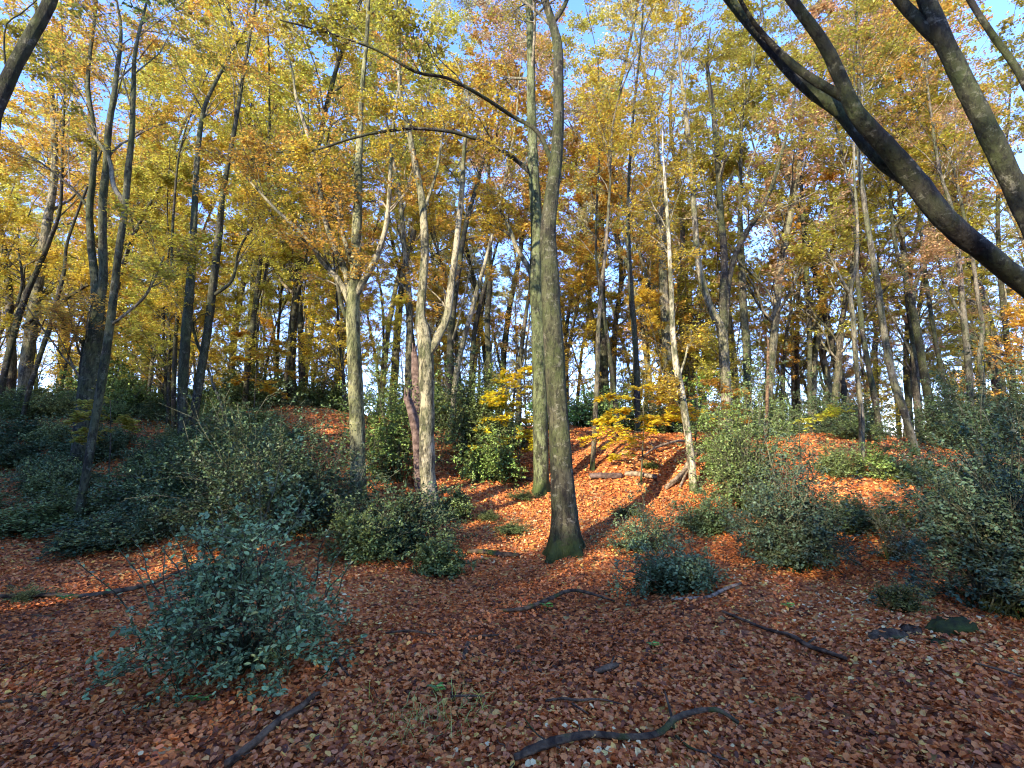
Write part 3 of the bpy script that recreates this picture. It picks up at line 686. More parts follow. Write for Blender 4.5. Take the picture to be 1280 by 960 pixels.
near_tree('second heavy dark beech limb leaning in from beyond the right edge, forked near the top', (5.9, 4.9),
    [(5.8, 4.9, 1.2), (5.6, 4.8, 2.2), (5.35, 4.75, 2.9)], [.28, .24, .21, .17],
    [([(5.45, 4.8, 2.7, .18, 0), (1300, 305, 44, 4.7), (1275, 250, 46, 4.7), (1245, 185, 45, 4.65), (1215, 125, 42, 4.6), (1190, 75, 40, 4.6), (1168, 25, 38, 4.55), (1152, -20, 36, 4.5)], 2.5),
     ([(1182, 60, 24, 4.6), (1160, 38, 28, 4.6), (1135, 12, 24, 4.6), (1105, -20, 20, 4.6)], 2.2),
     ([(5.45, 4.8, 2.8, .1, 0), (1310, 170, 17, 4.9), (1283, 108, 17, 4.9), (1262, 72, 15, 4.9), (1238, 40, 14, 4.9), (1210, -5, 13, 4.9)], 2.0)], ORANGE, 6)
near_tree('green-grey beech limb leaning in across the top left corner', (-5.9, 3.9),
    [(-5.8, 3.9, 1.5), (-5.5, 3.9, 2.6)], [.2, .18, .14],
    [([(-5.6, 3.9, 2.4, .13, 0), (-40, 220, 30, 4.0), (-5, 135, 30, 4.0), (20, 80, 29, 4.0), (42, 40, 28, 4.0), (68, -15, 27, 4.0)], 2.5),
     ([(8, 90, 4, 4.0), (5, 60, 4, 4.0), (8, 30, 3, 4.0), (25, 18, 3, 4.0)], .5)], GREEN, 5)

# --- background beeches: five kinds, copied
def proto(h, r, L_, n1, t0, leaf, lean):
    bB, bL, bT = Bag(), Bag(), Bag()
    P = [np.zeros(3) - [0, 0, .3]]; d = np.array([lean, 0, 1.0])
    for i in range(9):
        d = norm(d + rng.normal(size=3) * .07 + [0, 0, .06]); P.append(P[-1] + d * h / 9)
    R = r * np.linspace(1, .12, 10)
    TP, TR = bark_tube(bT, P, R, sides=10, rough=.05, flare=.3)
    PP, RR = resample(TP, TR, 24)
    foliage(bB, bL, PP[None], RR[None], dict(n1=n1, n2=8, n3=5, nl=15, t0=t0, L=L_ * 1.1, leaf=leaf * .95, twigs=False, keep=.9))
    ms = []
    for nm, bgx, mt, sm in (('trunk', bT, M_BARK, True), ('branchwork', bB, M_BARK, True), ('crown', bL, M_LEAF, False)):
        me = bgx.mesh(nm, sm); me.materials.append(mt); ms.append(me)
    return ms
PROTOS = [proto(15, .13, 3.0, 26, .22, .12, .05), proto(17, .16, 3.4, 26, .3, .12, -.08), proto(13, .10, 2.6, 24, .18, .115, .12), proto(16, .14, 3.2, 24, .4, .12, 0.0), proto(9, .06, 2.0, 22, .12, .11, .1)]
KINDS = {'gold': ('slender golden-leaved beech in the wood beyond the left bank', 'golden background beeches on the left', (GOLD, LIME, LIME, ORANGE)),
         'mid': ('distant yellow and orange beech in the wood behind the central pair of trunks', 'background beeches behind the centre', (GOLD, ORANGE, OLIVE, PALE)),
         'right': ('distant brownish olive beech seen against the sky beyond the right bank', 'thin-leaved background beeches on the right', (OLIVE, RUST, ORANGE, OLIVE))}
KINDS['young'] = ('young yellow-leaved beech filling the understorey along the left crest', 'young yellow beeches along the left crest', (GOLD, LIME, (.70, .50, .06)))
KINDS['young2'] = ('young gold and green beech filling in behind the sunlit slope', 'young beeches behind the sunlit slope', (GOLD, PALE, LIME))
KINDS['right2'] = ('small brownish beech thicketing the skyline beyond the right bank', 'small beeches on the skyline beyond the right bank', (OLIVE, PALE, (.5, .44, .12), OLIVE))
MARKS = ((60, 'near the left edge'), (150, 'the slim leaning stem'), (215, 'the gap beside the clump'), (300, 'the three-trunk clump'), (400, 'the dark holly bank'), (480, 'the mossy-trunked beech'),
         (560, 'the pale forked beech'), (640, 'the gap by the central pair'), (720, 'the central pair'), (800, 'the slender grey beech'), (870, 'the white-barked beech'), (960, 'the three-stemmed beech'),
         (1050, 'the lone thin dark beech'), (1120, 'the grey forked young beech'), (1180, 'the Y-shaped beech'), (9999, 'near the right edge'))
def mark(x, y, word):
    px = 640 + 640 * x / max(y, .1); m = next(t for lim, t in MARKS if px < lim); return m if m.startswith('near') else word + ' ' + m
HUE = {GOLD: 'golden', LIME: 'yellow-green', ORANGE: 'orange-gold', OLIVE: 'olive-yellow', PALE: 'pale yellow', RUST: 'rusty'}
def bg_label(x, y, col, kind, s):
    if kind == 'behind': return KINDS[kind][0]
    size = 'small thicketing' if kind == 'right2' else 'low young' if kind.startswith('young') else ('tall' if s > 1.25 else 'slender')
    dep = 'past the crest' if y < 22 else ('farther back' if y < 32 else 'deep in the wood')
    return f"{size} {HUE.get(col, 'brownish yellow')} beech {dep} {mark(x, y, 'behind')}"
def bg_tree(x, y, kind, p, rz, s, col, bark, base=None):
    lab, grp, _ = KINDS[kind]; lab = bg_label(x, y, base or col, kind, s)
    root = empty('beech_tree', (x, y, float(height(x, y)))); root.rotation_euler = (0, 0, rz); root.scale = (s, s, s); tag(root, lab, 'tree', grp)
    for nm, me in zip(('trunk', 'branchwork', 'crown'), PROTOS[p]):
        o = bpy.data.objects.new(nm, me); C.objects.link(o); o.parent = root
        if nm == 'crown': o.color = (*col, 1); o['kind'] = 'stuff'
        else: o.color = (*bark, 1) if nm == 'trunk' else (.16, .135, .09, 1)
placed = []
def scatter(n, xr, yr, kind, protos, smin=.9, smax=1.2, gap=1.6):
    tries = 0; k = 0
    while k < n and tries < 4000:
        tries += 1
        y = random.uniform(*yr); x = y * random.uniform(*xr)
        if any((x - a) ** 2 + (y - b) ** 2 < gap * gap for a, b in placed): continue
        placed.append((x, y)); k += 1
        c = random.choice(KINDS[kind][2]); v = random.uniform(.85, 1.12) if kind.startswith('right') else random.uniform(.8, 1.15)
        bg_tree(x, y, kind, random.choice(protos), random.uniform(0, 6.28), random.uniform(smin, smax), tuple(q * v for q in c), random.choice((DARK, GREY, (.15, .13, .08))), c)
scatter(58, (-1.15, -.12), (16, 45), 'gold', (0, 1, 2, 3, 4), 1.0, 1.5)
scatter(34, (-.12, .38), (20, 48), 'mid', (1, 3, 2, 0), 1.0, 1.5)
scatter(50, (.36, 1.15), (19, 50), 'right', (1, 3, 0, 2, 4), 1.0, 1.5)
scatter(34, (-1.15, -.2), (14, 25), 'young', (4, 4, 2), .5, .95, 1.1)
scatter(16, (-.15, .45), (18, 30), 'young2', (4, 4), .6, 1.05, 1.1)
scatter(32, (.36, 1.15), (22, 42), 'right2', (4, 4, 0), .55, .95, 1.1)

# ------------------------------------------------------------------ hollies and other undergrowth
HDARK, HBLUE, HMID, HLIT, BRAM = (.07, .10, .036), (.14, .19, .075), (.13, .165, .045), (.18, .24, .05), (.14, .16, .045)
def shrub_parts(w_, d_, h_, n, nside, nleaf, leaf, upright=.0, open_=.0, shape=LEAF4, stemr=.012, sub=True, near=False):
    """stems from a narrow foot to points through a rounded volume, side shoots, leaves"""
    u = rng.normal(size=(n, 3)); u = norm(u); u[:, 2] = np.abs(u[:, 2])
    rr = (rng.uniform(.35, 1.0, n) * np.where(rng.random(n) < .2, 1.38, 1))[:, None] * (1 + .30 * np.sin(np.arctan2(u[:, 1], u[:, 0]) * 2 + rng.uniform(0, 6)) + .2 * np.sin(np.arctan2(u[:, 1], u[:, 0]) * 5 + rng.uniform(0, 6)))[:, None]
    tip = u * rr * np.array([w_ / 2, d_ / 2, h_ * .97]); tip[:, 2] = np.maximum(tip[:, 2], .06 * h_) + .03
    ft = np.concatenate([rng.normal(size=(n, 2)) * np.array([w_, d_]) * .07, np.full((n, 1), -.05)], 1)
    K = 6; t = np.linspace(0, 1, K)[None, :, None]
    P = ft[:, None] * (1 - t) + tip[:, None] * t
    P[..., 2] += (np.sin(t[..., 0] * math.pi) * (.10 + .2 * upright) * h_)
    P[:, 1:] += rng.normal(size=P[:, 1:].shape) * .03 * max(w_, h_) * .5
    R = stemr * np.linspace(1, .3, K)[None] * np.ones((n, 1))
    bB, bL = Bag(), Bag(); leaf = leaf * .9
    ln = np.full(n, .22 * (w_ + h_) / 2 + .08)
    a, ra, la = grow(P, R, nside, .25 if not open_ else .45, 1, ln, 45, up=.22, K=4 if near else 2, wig=.15, rr=.5, taper=.35)
    if sub:
        b, rb, lb_ = grow(a, ra, 3, .2, 1, la * .55, 45, up=.05, K=3, wig=.15, rr=.6)
        near and tube_batch(bB, b, np.maximum(rb, .0018), 3); add_leaves(bL, b, nleaf, leaf, tilt=.55, off=.01, shape=shape, along=.7)
    tube_batch(bB, P, R, 5); tube_batch(bB, a, np.maximum(ra, .003), 3)
    add_leaves(bL, a, nleaf, leaf, tilt=.55, off=.01, shape=shape, along=.7)
    return bB, bL
def shrub(label, px, py, w_, d_, h_, col, n=60, nside=6, nleaf=5, leaf=.055, cat='shrub', name='holly_shrub', group=None, pos=None, mat=None, **kw):
    g = ground_at(px, py) if pos is None else np.array([pos[0], pos[1], float(height(*pos))])
    root = empty(name, g); tag(root, label, cat, group)
    bB, bL = shrub_parts(w_, d_, h_, n, nside, nleaf, leaf, **kw)
    link('stems', bB.mesh('stems', True), M_BARK, root, color=(.12, .12, .07))
    root.children[-1].name = 'stem_cluster'
    tag(link('foliage', bL.mesh('foliage'), mat or M_HOLLY, root, color=col), kind='stuff')
    return root, g

# foreground holly: stuff foliage plus the largest leaves one by one
fh, fg = shrub('sprawling blue-green holly bush with upright leafy shoots in the left foreground', 305, 838, 1.75, 1.2, 1.15, (.20, .27, .10), n=60, nside=6, nleaf=6, leaf=.046, shape=LEAF6, open_=1, upright=.3, near=True, stemr=.0075)
def holly_leaf_mesh():
    n = 7; t = np.linspace(0, 1, n); wd = .24 * np.sin(np.clip(t, .03, .97) * math.pi) ** .7; wd[1:-1:2] *= .82
    v = []
    for i in range(n): v += [(t[i], wd[i], .05 + .08 * rng.random() * (i % 2)), (t[i], 0, -.12 * t[i] ** 2), (t[i], -wd[i], .05 + .08 * rng.random() * (i % 2))]
    f = []
    for i in range(n - 1): a = i * 3; f += [[a, a + 1, a + 4, a + 3], [a + 1, a + 2, a + 5, a + 4]]
    me = make_mesh('leaf', np.array(v), np.array(f), 4, rnd=rng.random(len(f)) * 0 + rng.random()); me.materials.append(M_HOLLY); return me
HL = [holly_leaf_mesh() for _ in range(6)]
# upright shoots carrying those leaves
gS = Bag(); cnt = 0; shoots = []
for i in range(27):
    bx, by = random.uniform(-.75, .75), random.uniform(-.45, .35); z0 = random.uniform(.45, .78) * (1 - .35 * abs(bx)); h_ = random.uniform(.35, .62) * (1.05 - .35 * abs(bx))
    if i > 18: z0, h_ = random.uniform(.05, .2), random.uniform(.2, .4); by = random.uniform(-.55, -.3)
    lean = bx * .3 + random.gauss(0, .1)
    pts = np.array([[bx + lean * t + .02 * math.sin(7 * t + i), by - .1 * t, z0 + h_ * t] for t in np.linspace(0, 1, 6)])
    shoots.append(pts)
    for k in range(11):
        t = .08 + k * .085; j = min(int(t * 5), 4); p = pts[j] + (pts[j + 1] - pts[j]) * (t * 5 - j)
        o = bpy.data.objects.new('leaf', random.choice(HL)); C.objects.link(o); o.parent = fh; o.location = p
        s = random.uniform(.036, .056) * (1.1 - .3 * t); o.scale = (s, s, s); o.color = (*[c * random.uniform(1.0, 1.5) for c in (.21, .29, .11)], 1)
        o.rotation_euler = (random.gauss(0, .3), random.gauss(-.35, .3), k * 2.4 + random.gauss(0, .3)); cnt += 1
sp = np.array(shoots); tube_batch(gS, sp, np.linspace(.006, .0025, 6)[None] * np.ones((len(sp), 1)), 5)
tag(link('shoot_cluster', gS.mesh('shoot_cluster', True), M_BARK, fh, color=(.16, .15, .08)), kind='stuff')

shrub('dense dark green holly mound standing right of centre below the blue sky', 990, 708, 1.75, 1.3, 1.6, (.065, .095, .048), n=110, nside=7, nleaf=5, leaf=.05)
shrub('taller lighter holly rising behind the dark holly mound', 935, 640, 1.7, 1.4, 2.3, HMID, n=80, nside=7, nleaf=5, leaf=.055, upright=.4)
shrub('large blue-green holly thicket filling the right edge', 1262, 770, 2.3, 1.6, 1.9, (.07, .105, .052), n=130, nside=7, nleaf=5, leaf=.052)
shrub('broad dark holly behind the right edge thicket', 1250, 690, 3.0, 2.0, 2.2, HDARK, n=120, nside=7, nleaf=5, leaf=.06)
shrub('low blue-green holly with a pale stick lying at its foot', 846, 742, 1.25, .8, .50, HBLUE, n=55, nside=6, nleaf=5, leaf=.045)
shrub('low ragged holly sprig patch between the low holly and the central tree', 800, 690, 1.5, .8, .6, HBLUE, n=30, nside=5, nleaf=4, leaf=.045, open_=1)
shrub('small low green holly cushion left of the central tree', 552, 718, .85, .6, .36, HMID, n=45, nside=6, nleaf=5, leaf=.045)
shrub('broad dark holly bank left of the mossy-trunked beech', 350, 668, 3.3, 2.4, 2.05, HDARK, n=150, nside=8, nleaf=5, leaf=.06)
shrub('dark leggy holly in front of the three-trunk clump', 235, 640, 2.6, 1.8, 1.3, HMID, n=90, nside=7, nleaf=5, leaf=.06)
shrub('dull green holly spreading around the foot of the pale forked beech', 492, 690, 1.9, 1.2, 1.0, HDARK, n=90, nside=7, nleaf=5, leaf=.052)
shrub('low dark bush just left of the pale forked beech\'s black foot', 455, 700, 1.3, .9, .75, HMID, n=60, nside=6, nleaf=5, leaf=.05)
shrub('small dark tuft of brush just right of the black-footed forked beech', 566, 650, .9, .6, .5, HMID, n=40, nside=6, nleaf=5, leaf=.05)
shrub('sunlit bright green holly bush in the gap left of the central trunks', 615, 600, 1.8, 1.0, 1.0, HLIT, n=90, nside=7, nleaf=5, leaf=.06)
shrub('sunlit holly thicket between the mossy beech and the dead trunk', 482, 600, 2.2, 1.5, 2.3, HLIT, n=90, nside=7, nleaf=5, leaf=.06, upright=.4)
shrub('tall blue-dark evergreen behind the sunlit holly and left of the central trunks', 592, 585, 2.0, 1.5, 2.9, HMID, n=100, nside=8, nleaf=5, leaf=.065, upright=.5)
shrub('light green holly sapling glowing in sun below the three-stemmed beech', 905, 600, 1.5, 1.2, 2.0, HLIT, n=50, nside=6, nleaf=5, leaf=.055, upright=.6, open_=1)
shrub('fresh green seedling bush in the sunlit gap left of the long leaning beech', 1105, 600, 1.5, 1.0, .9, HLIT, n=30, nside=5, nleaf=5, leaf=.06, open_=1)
shrub('shaggy grass-green bush at the base of the white-barked beech', 885, 668, 1.2, .8, .6, (.09, .13, .05), n=50, nside=6, nleaf=5, leaf=.045)
shrub('small yellowing bush in the leaves in front of the right edge thicket', 1125, 765, .45, .3, .22, (.28, .24, .06), n=22, nside=4, nleaf=5, leaf=.035, mat=M_LEAF)
shrub('brownish withering bush left of the right edge thicket', 1120, 700, 1.0, .6, .5, (.12, .12, .06), n=26, nside=5, nleaf=4, leaf=.04, open_=1)
shrub('sparse evergreen shrub silhouetted on the crest between young beech and leaning beech', 0, 0, 2.4, 1.5, 1.3, HDARK, n=60, nside=7, nleaf=5, leaf=.07, pos=(10.5, 16.5))
shrub('dark evergreen shrub on the crest behind the dark holly mound', 0, 0, 2.8, 1.6, 1.3, HMID, n=70, nside=7, nleaf=5, leaf=.07, pos=(7.6, 15.5))
for i, (xx, yy, ww, hh) in enumerate(((6.3, 16.8, 2.2, 1.0), (9.2, 18, 2.6, 1.5), (11.6, 17.5, 2.6, 1.7), (14.6, 17, 3.2, 2.2), (16.5, 16, 3.0, 2.6), (18.5, 18, 3.2, 2.6))):
    shrub(('low dark evergreen clump on the crest right of the tall lighter holly', 'dark crest shrub below the thin dark beech standing alone', 'dark crest shrub between the grey forked young beech and the leaning beech', 'large dark crest holly below the thin leaning trunks', 'large dark holly at the foot of the elbow-bent trunk', 'farthest right dark holly along the crest')[i], 0, 0, ww, 1.6, hh, HDARK, n=60, nside=6, nleaf=5, leaf=.08, pos=(xx, yy))
shrub('dark holly crowning the right bank below the Y-shaped beech', 0, 0, 3.6, 2, 1.9, HDARK, n=90, nside=7, nleaf=5, leaf=.075, pos=(12.8, 14.5))
# the bramble and holly scrub of the left bank: many alike bushes
SCR = []
for k in range(4):
    bB, bL = shrub_parts(1.7, 1.3, .8, 55, 6, 5, .055)
    a, b_ = bB.mesh('stem_cluster', True), bL.mesh('foliage'); a.materials.append(M_BARK); b_.materials.append(M_HOLLY); SCR.append((a, b_))
def scrub(x, y, s, col, label, group, sz=None):
    root = empty('scrub_bush', (x, y, float(height(x, y)))); root.rotation_euler = (0, 0, random.uniform(0, 6.28)); root.scale = (s, s, sz or s)
    if group: label = f"{'small' if s < .9 else 'broad'} {label} {'low on the bank' if y < 10 else ('halfway up' if y < 13.5 else 'near the top')} {mark(x, y, 'by')}"
    tag(root, label, 'bush', group)
    a, b_ = random.choice(SCR)
    for nm, me, c in (('stem_cluster', a, (.12, .12, .07)), ('foliage', b_, col)):
        o = bpy.data.objects.new(nm, me); C.objects.link(o); o.parent = root; o.color = (*c, 1)
        if nm == 'foliage': o['kind'] = 'stuff'
random.seed(21)
k = 0
while k < 78:
    y = random.uniform(7.6, 16); x = y * random.uniform(-1.12, -.42)
    if x > -3.2: continue
    k += 1; v = random.uniform(.7, 1.3)
    scrub(x, y, random.uniform(.7, 1.3), tuple(c * v * 1.3 for c in random.choice((HDARK, BRAM, HMID, (.08, .12, .05)))), 'tangled scrub bush', 'scrub bushes over the left bank', random.uniform(.5, 1.0))
for k in range(26):
    y = random.uniform(15, 22); x = y * random.uniform(-1.1, -.1); v = random.uniform(.8, 1.5)
    scrub(x, y, random.uniform(1.2, 2.0), tuple(c * v for c in random.choice((HLIT, HMID, HMID))), 'green crest bush', 'undergrowth along the left crest')
for k in range(11):
    y = random.uniform(8.2, 15); x = y * random.uniform(.62, 1.12); v = random.uniform(.7, 1.3)
    scrub(x, y, random.uniform(.6, 1.1), tuple(c * v for c in random.choice((HMID, HBLUE, HDARK))), 'dark holly scrub bush', 'bushes over the right bank', random.uniform(.5, .9))
for k in range(9):
    x, y = ((-.2, 14.5), (1.2, 16.5), (2.6, 18), (3.6, 18.5), (5.0, 18.5), (-1.5, 15.5), (-2.6, 15), (6.2, 18), (8.5, 19))[k]
    scrub(x, y, random.uniform(1.3, 1.9), tuple(c * random.uniform(.8, 1.2) for c in (HMID, HLIT)[k % 2]), 'evergreen crest bush', 'evergreens along the middle crest')
for i, (px, py, s, c, lab) in enumerate(((655, 625, .42, BRAM, 'grassy tuft at the green foot of the rear central trunk'), (610, 650, .35, BRAM, 'sparse weedy tuft on the leafy path left of the central trunks'),
        (640, 668, .4, HMID, 'sparse dull tuft beside the mossy foot of the central beech'), (812, 585, .35, HLIT, 'small green tuft beside the dark stump on the sunny slope'),
        (785, 645, .45, BRAM, 'thin weedy tuft below the fallen log on the sunlit slope'), (30, 752, .3, BRAM, 'low weed straggling over the long log at left'))):
    g = ground_at(px, py); scrub(g[0], g[1], s, c, lab, None, s * .6)

# brambles and ivy matted over the banks
def cover(n, label, name, mask, xr, yr, col, leaf, hmax):
    x = rng.uniform(*xr, n); y = rng.uniform(*yr, n)
    m = mask(x, y) * (.55 + .45 * np.sin(x * 1.9 + 1.3 * np.sin(y * 1.4)) * np.cos(y * 2.3 + x * .7)) ; k = rng.random(n) < m; x, y, m = x[k], y[k], m[k]
    z = height(x, y) + rng.random(len(x)) ** 1.4 * hmax * (.35 + m)
    P = np.stack([x, y, z], -1)[:, None] + np.array([[[0, 0, 0], [0, 0, 0]]]); d = norm(rng.normal(size=(len(x), 3)) * [1, 1, .4]) * .12; P[:, 1] += d
    bL = Bag(); add_leaves(bL, P, 3, leaf, tilt=.6, off=.02, along=.6)
    bB = Bag(); tube_batch(bB, P[::4], np.full((len(P[::4]), 2), .0025), 3)
    tag(link(name, bL.mesh(name), M_HOLLY, color=col), label, 'undergrowth', kind='stuff')
    tag(link(name + '_stalks', bB.mesh(name + '_stalks'), M_BARK, color=(.12, .10, .06)), 'thin stalks under ' + label, 'undergrowth', kind='stuff')
cover(42000, 'matted bramble and ivy leaves over the shaded left bank', 'bramble_cover', lambda x, y: sstep(-.33, -.5, x / y) * sstep(7.2, 8.6, y) * .95 , (-19, -2.5), (7, 17), (.11, .14, .055), .05, .42)
cover(16000, 'straggling weeds and brambles over the shaded right bank', 'weed_cover', lambda x, y: sstep(.42, .6, x / y) * sstep(7.4, 9, y) * .6, (3, 17), (7, 16), (.06, .085, .04), .05, .35)
cover(5000, 'thin weeds round the low hollies right of the central beech', 'weed_patch', lambda x, y: np.exp(-((x - 1.9) / .9) ** 2 - ((y - 8.3) / .9) ** 2) * .8, (0.9, 4), (6.5, 10.5), (.07, .10, .05), .04, .25)

# golden beech saplings with flat sprays
def sapling(label, base, stem, branches, col, leaf=.07, bark=GREY):
    b = np.array([base[0], base[1], float(height(base[0], base[1]))]); root = empty('beech_sapling', b); tag(root, label, 'sapling')
    g = Bag(); bark_tube(g, [np.array(p) - b for p in stem], np.linspace(.022, .006, len(stem)), sides=7, rough=.05, step=.15); link('trunk', g.mesh('trunk', True), M_BARK, root, color=bark)
    bB, bL = Bag(), Bag()
    for P0, P1 in branches:
        P0, P1 = np.array(P0) - b, np.array(P1) - b; t = np.linspace(0, 1, 7)[:, None]
        c = P0 * (1 - t) + P1 * t; c[:, 2] += .12 * np.sin(t[:, 0] * math.pi); c[1:] += rng.normal(size=(6, 3)) * .02
        R = np.linspace(.010, .003, 7)[None]; tube_batch(bB, c[None], R, 4)
        ln = np.linalg.norm(P1 - P0)
        s1, r1, l1 = grow(c[None], R, 16, .12, 1, max(ln * .42, .34), 50, flat=.25, K=4, wig=.08, droop=.02, rr=.6, taper=.6)
        tube_batch(bB, s1, np.maximum(r1, .002), 3); add_leaves(bL, s1, 12, leaf, tilt=.22, off=.012); add_leaves(bL, c[None], 14, leaf, tilt=.22)
        s2, r2, l2 = grow(s1, r1, 3, .3, 1, l1 * .5, 45, flat=.2, K=3, wig=.05, rr=.6); add_leaves(bL, s2, 7, leaf, tilt=.22, off=.012)
        tube_batch(bB, s2, np.maximum(r2, .0015), 3)
    tag(link('branchwork', bB.mesh('branchwork', True), M_BARK, root, color=bark), kind='stuff'); tag(link('crown', bL.mesh('crown'), M_LEAF, root, color=col), kind='stuff')
def sap_px(label, bx, by, Y, topy, sprays, col, leaf=.07, bark=GREY):
    g = at(bx, by, Y); g[2] = float(height(g[0], g[1])); tp = at(bx + 3, topy, Y)
    stem = [g - [0, 0, .1], g * .5 + tp * .5 + [.04, 0, 0], tp]
    br = [((at(x0, y0, Y)), (at(x1, y1, Y + dy))) for x0, y0, x1, y1, dy in sprays]
    sapling(label, (g[0], g[1]), stem, br, col, leaf, bark)
YEL = (.86, .64, .05)
sap_px('bright yellow beech sapling with tiered flat sprays just left of the central trunks', 648, 600, 12.4, 445,
       [(648, y, 648 + dx * 1.1, y + dyy, d) for (y, dx, dyy, d) in ((580, -38, -6, -.2), (565, 30, 0, .3), (548, -45, 2, -.3), (530, 32, 8, .2), (515, -42, 4, .3), (500, -30, 10, -.5), (488, 28, 6, -.2), (475, -25, 6, .3), (462, 18, 4, .1), (540, 10, 14, -.8), (505, -8, 10, .9), (470, -12, 12, -.6), (555, -50, 8, -.8), (524, -40, 10, -.9), (494, -34, 10, -1))], (.86, .68, .05), leaf=.088)
sap_px('golden beech sapling spreading flat sprays over the sunlit slope', 800, 575, 11.4, 470,
       [(800, 540, 730, 552, -.6), (800, 528, 745, 530, .2), (800, 515, 760, 522, .4), (802, 530, 860, 528, -.2), (802, 515, 880, 520, .3), (800, 500, 850, 498, .1), (800, 500, 750, 500, .5), (800, 545, 770, 572, -1.2), (800, 488, 822, 492, .6), (800, 520, 815, 540, -1.0)], YEL, leaf=.09)
sap_px('orange-gold beech sapling with long low branches behind the white-barked beech', 868, 560, 13.2, 460,
       [(868, 520, 915, 545, -.5), (868, 505, 925, 512, .2), (868, 495, 820, 505, .3), (868, 480, 905, 486, .3), (868, 515, 830, 530, -.6), (868, 530, 905, 560, -.8), (868, 510, 930, 530, -.9), (868, 500, 835, 520, -1), (868, 488, 930, 495, .3)], (.70, .34, .05))
sap_px('yellow-green spray of beech leaves hanging across the young trunk on the right', 1073, 600, 11.3, 500,
       [(1074, 512, 1010, 530, -.5), (1074, 520, 1030, 524, -.2)], (.60, .55, .06))
sap_px('golden beech sapling glowing in front of the dark beech left of centre', 318, 500, 14.5, 395,
       [(318, y, 318 + dx, y + 6, d) for (y, dx, d) in ((490, 40, 0), (475, -28, .3), (462, 48, .3), (450, -30, -.3), (438, 42, 0), (425, 30, .4), (415, -22, 0), (402, 20, .2), (480, 20, -.8), (445, 12, -.8))], (.72, .42, .045))
sap_px('thin pale sapling with drooping yellow-green leaves beside the slim leaning stem', 135, 600, 9.2, 500,
       [(135, 520, 90, 526, -.3), (135, 530, 160, 536, 0), (135, 508, 105, 512, .2), (135, 545, 100, 552, -.3)], (.42, .36, .06))

# ------------------------------------------------------------------ fallen wood
def fallen(label, pts, mat, cat='fallen branch', name='fallen_branch', twigs=(), sides=9, lift=.65, part='side_branch', cut=None):
    P, R = [], []
    for q in pts:
        g = ground_at(q[0], q[1]); r = rpx(q[2], g) * .86; g = g + [0, 0, r * lift + (q[3] if len(q) > 3 else 0.0) + .028]; P.append(g); R.append(r)
    b = P[0].copy(); g = Bag(); bark_tube(g, [p - b for p in P], R, sides=sides + 3, rough=.16, step=.02 + np.mean(R) * .6, wobble=.018)
    o = link(name, g.mesh(name, True), mat, None, loc=tuple(b)); tag(o, label, cat)
    for tw in twigs:
        TP, TR = [], []
        for q in tw:
            gg = ground_at(q[0], q[1]); r = rpx(q[2], gg) * .86; TP.append(gg + [0, 0, r * .6 + (q[3] if len(q) > 3 else .03)] - b); TR.append(r)
        g = Bag(); bark_tube(g, TP, TR, sides=7, rough=.08, step=.05); link(part, g.mesh(part, True), mat, o)
    if cut:
        pass
    return o
fallen('crooked dark branch with a mossy thick end lying nearest the viewer', [(640, 962, 12), (668, 950, 15), (700, 940, 14), (740, 934, 12), (785, 935, 11), (822, 936, 11, .03), (842, 922, 11, .05), (865, 912, 10, .06), (895, 909, 8, .05), (920, 912, 6)], M_DEADMOSS,
       twigs=[[(843, 925, 6, .05), (838, 905, 6, .06), (832, 890, 4, .1)], [(845, 930, 6), (862, 945, 6), (880, 952, 5), (910, 960, 4)], [(700, 945, 4), (672, 935, 3, .06), (655, 925, 2, .1)]])
fallen('small forked twig on the leaves above the crooked branch', [(677, 889, 5), (698, 885, 6), (718, 889, 6), (745, 887, 4), (775, 892, 3)], M_DEAD, twigs=[[(715, 888, 5), (725, 895, 4), (735, 902, 3)]])
fallen('long thin bare branch lying diagonally across the leaves on the right', [(903, 768, 5), (935, 782, 6), (960, 792, 7), (990, 802, 9), (1012, 815, 10), (1035, 826, 11), (1058, 836, 10)], M_DEAD, twigs=[[(1010, 812, 4), (1020, 806, 4, .05)]])
fallen('arched dark branch on the leaves in front of the central beech', [(628, 767, 7), (655, 765, 8), (685, 761, 7, .03), (715, 754, 7, .05), (740, 754, 6, .03), (770, 758, 4)], M_DEADMOSS)
fallen('pale curved stick at the foot of the low holly', [(838, 753, 4), (862, 752, 6), (885, 749, 7), (905, 744, 7, .03), (927, 740, 5, .06)], M_PALE)
fallen('thick brown log end pointing at the foreground holly', [(280, 972, 17), (300, 953, 18), (318, 935, 16), (345, 912, 15), (368, 895, 14), (384, 881, 12), (394, 873, 7)], M_DEAD, cat='log', name='fallen_log', sides=14)
fallen('long dark mossy log lying across the leaves at the left edge', [(-15, 754, 9), (30, 752, 9), (75, 748, 8), (110, 749, 11), (145, 744, 11), (172, 739, 10), (205, 727, 7), (228, 716, 5)], M_DEADMOSS, cat='log', name='fallen_log')
fallen('mossy rotten log half buried left of the central beech', [(585, 694, 6), (605, 694, 8), (625, 697, 8), (648, 697, 6)], M_DEADMOSS, cat='log', name='fallen_log')
fallen('short reddish sawn log lying on the sunlit slope', [(737, 600, 10), (755, 599, 11), (776, 598, 10)], M_RED, cat='log', name='fallen_log', sides=12)
fallen('weathered grey log continuing right of the sawn log on the slope', [(782, 596, 8), (800, 597, 9), (822, 600, 7)], M_PALE, cat='log', name='fallen_log')
fallen('curved fallen trunk propped behind the white-barked beech', [(832, 614, 7), (845, 606, 10, .05), (857, 596, 10, .1), (866, 588, 11, .2), (880, 578, 10, .25)], M_PALE, cat='log', name='fallen_log', twigs=[[(860, 595, 5, .1), (850, 612, 4)]])
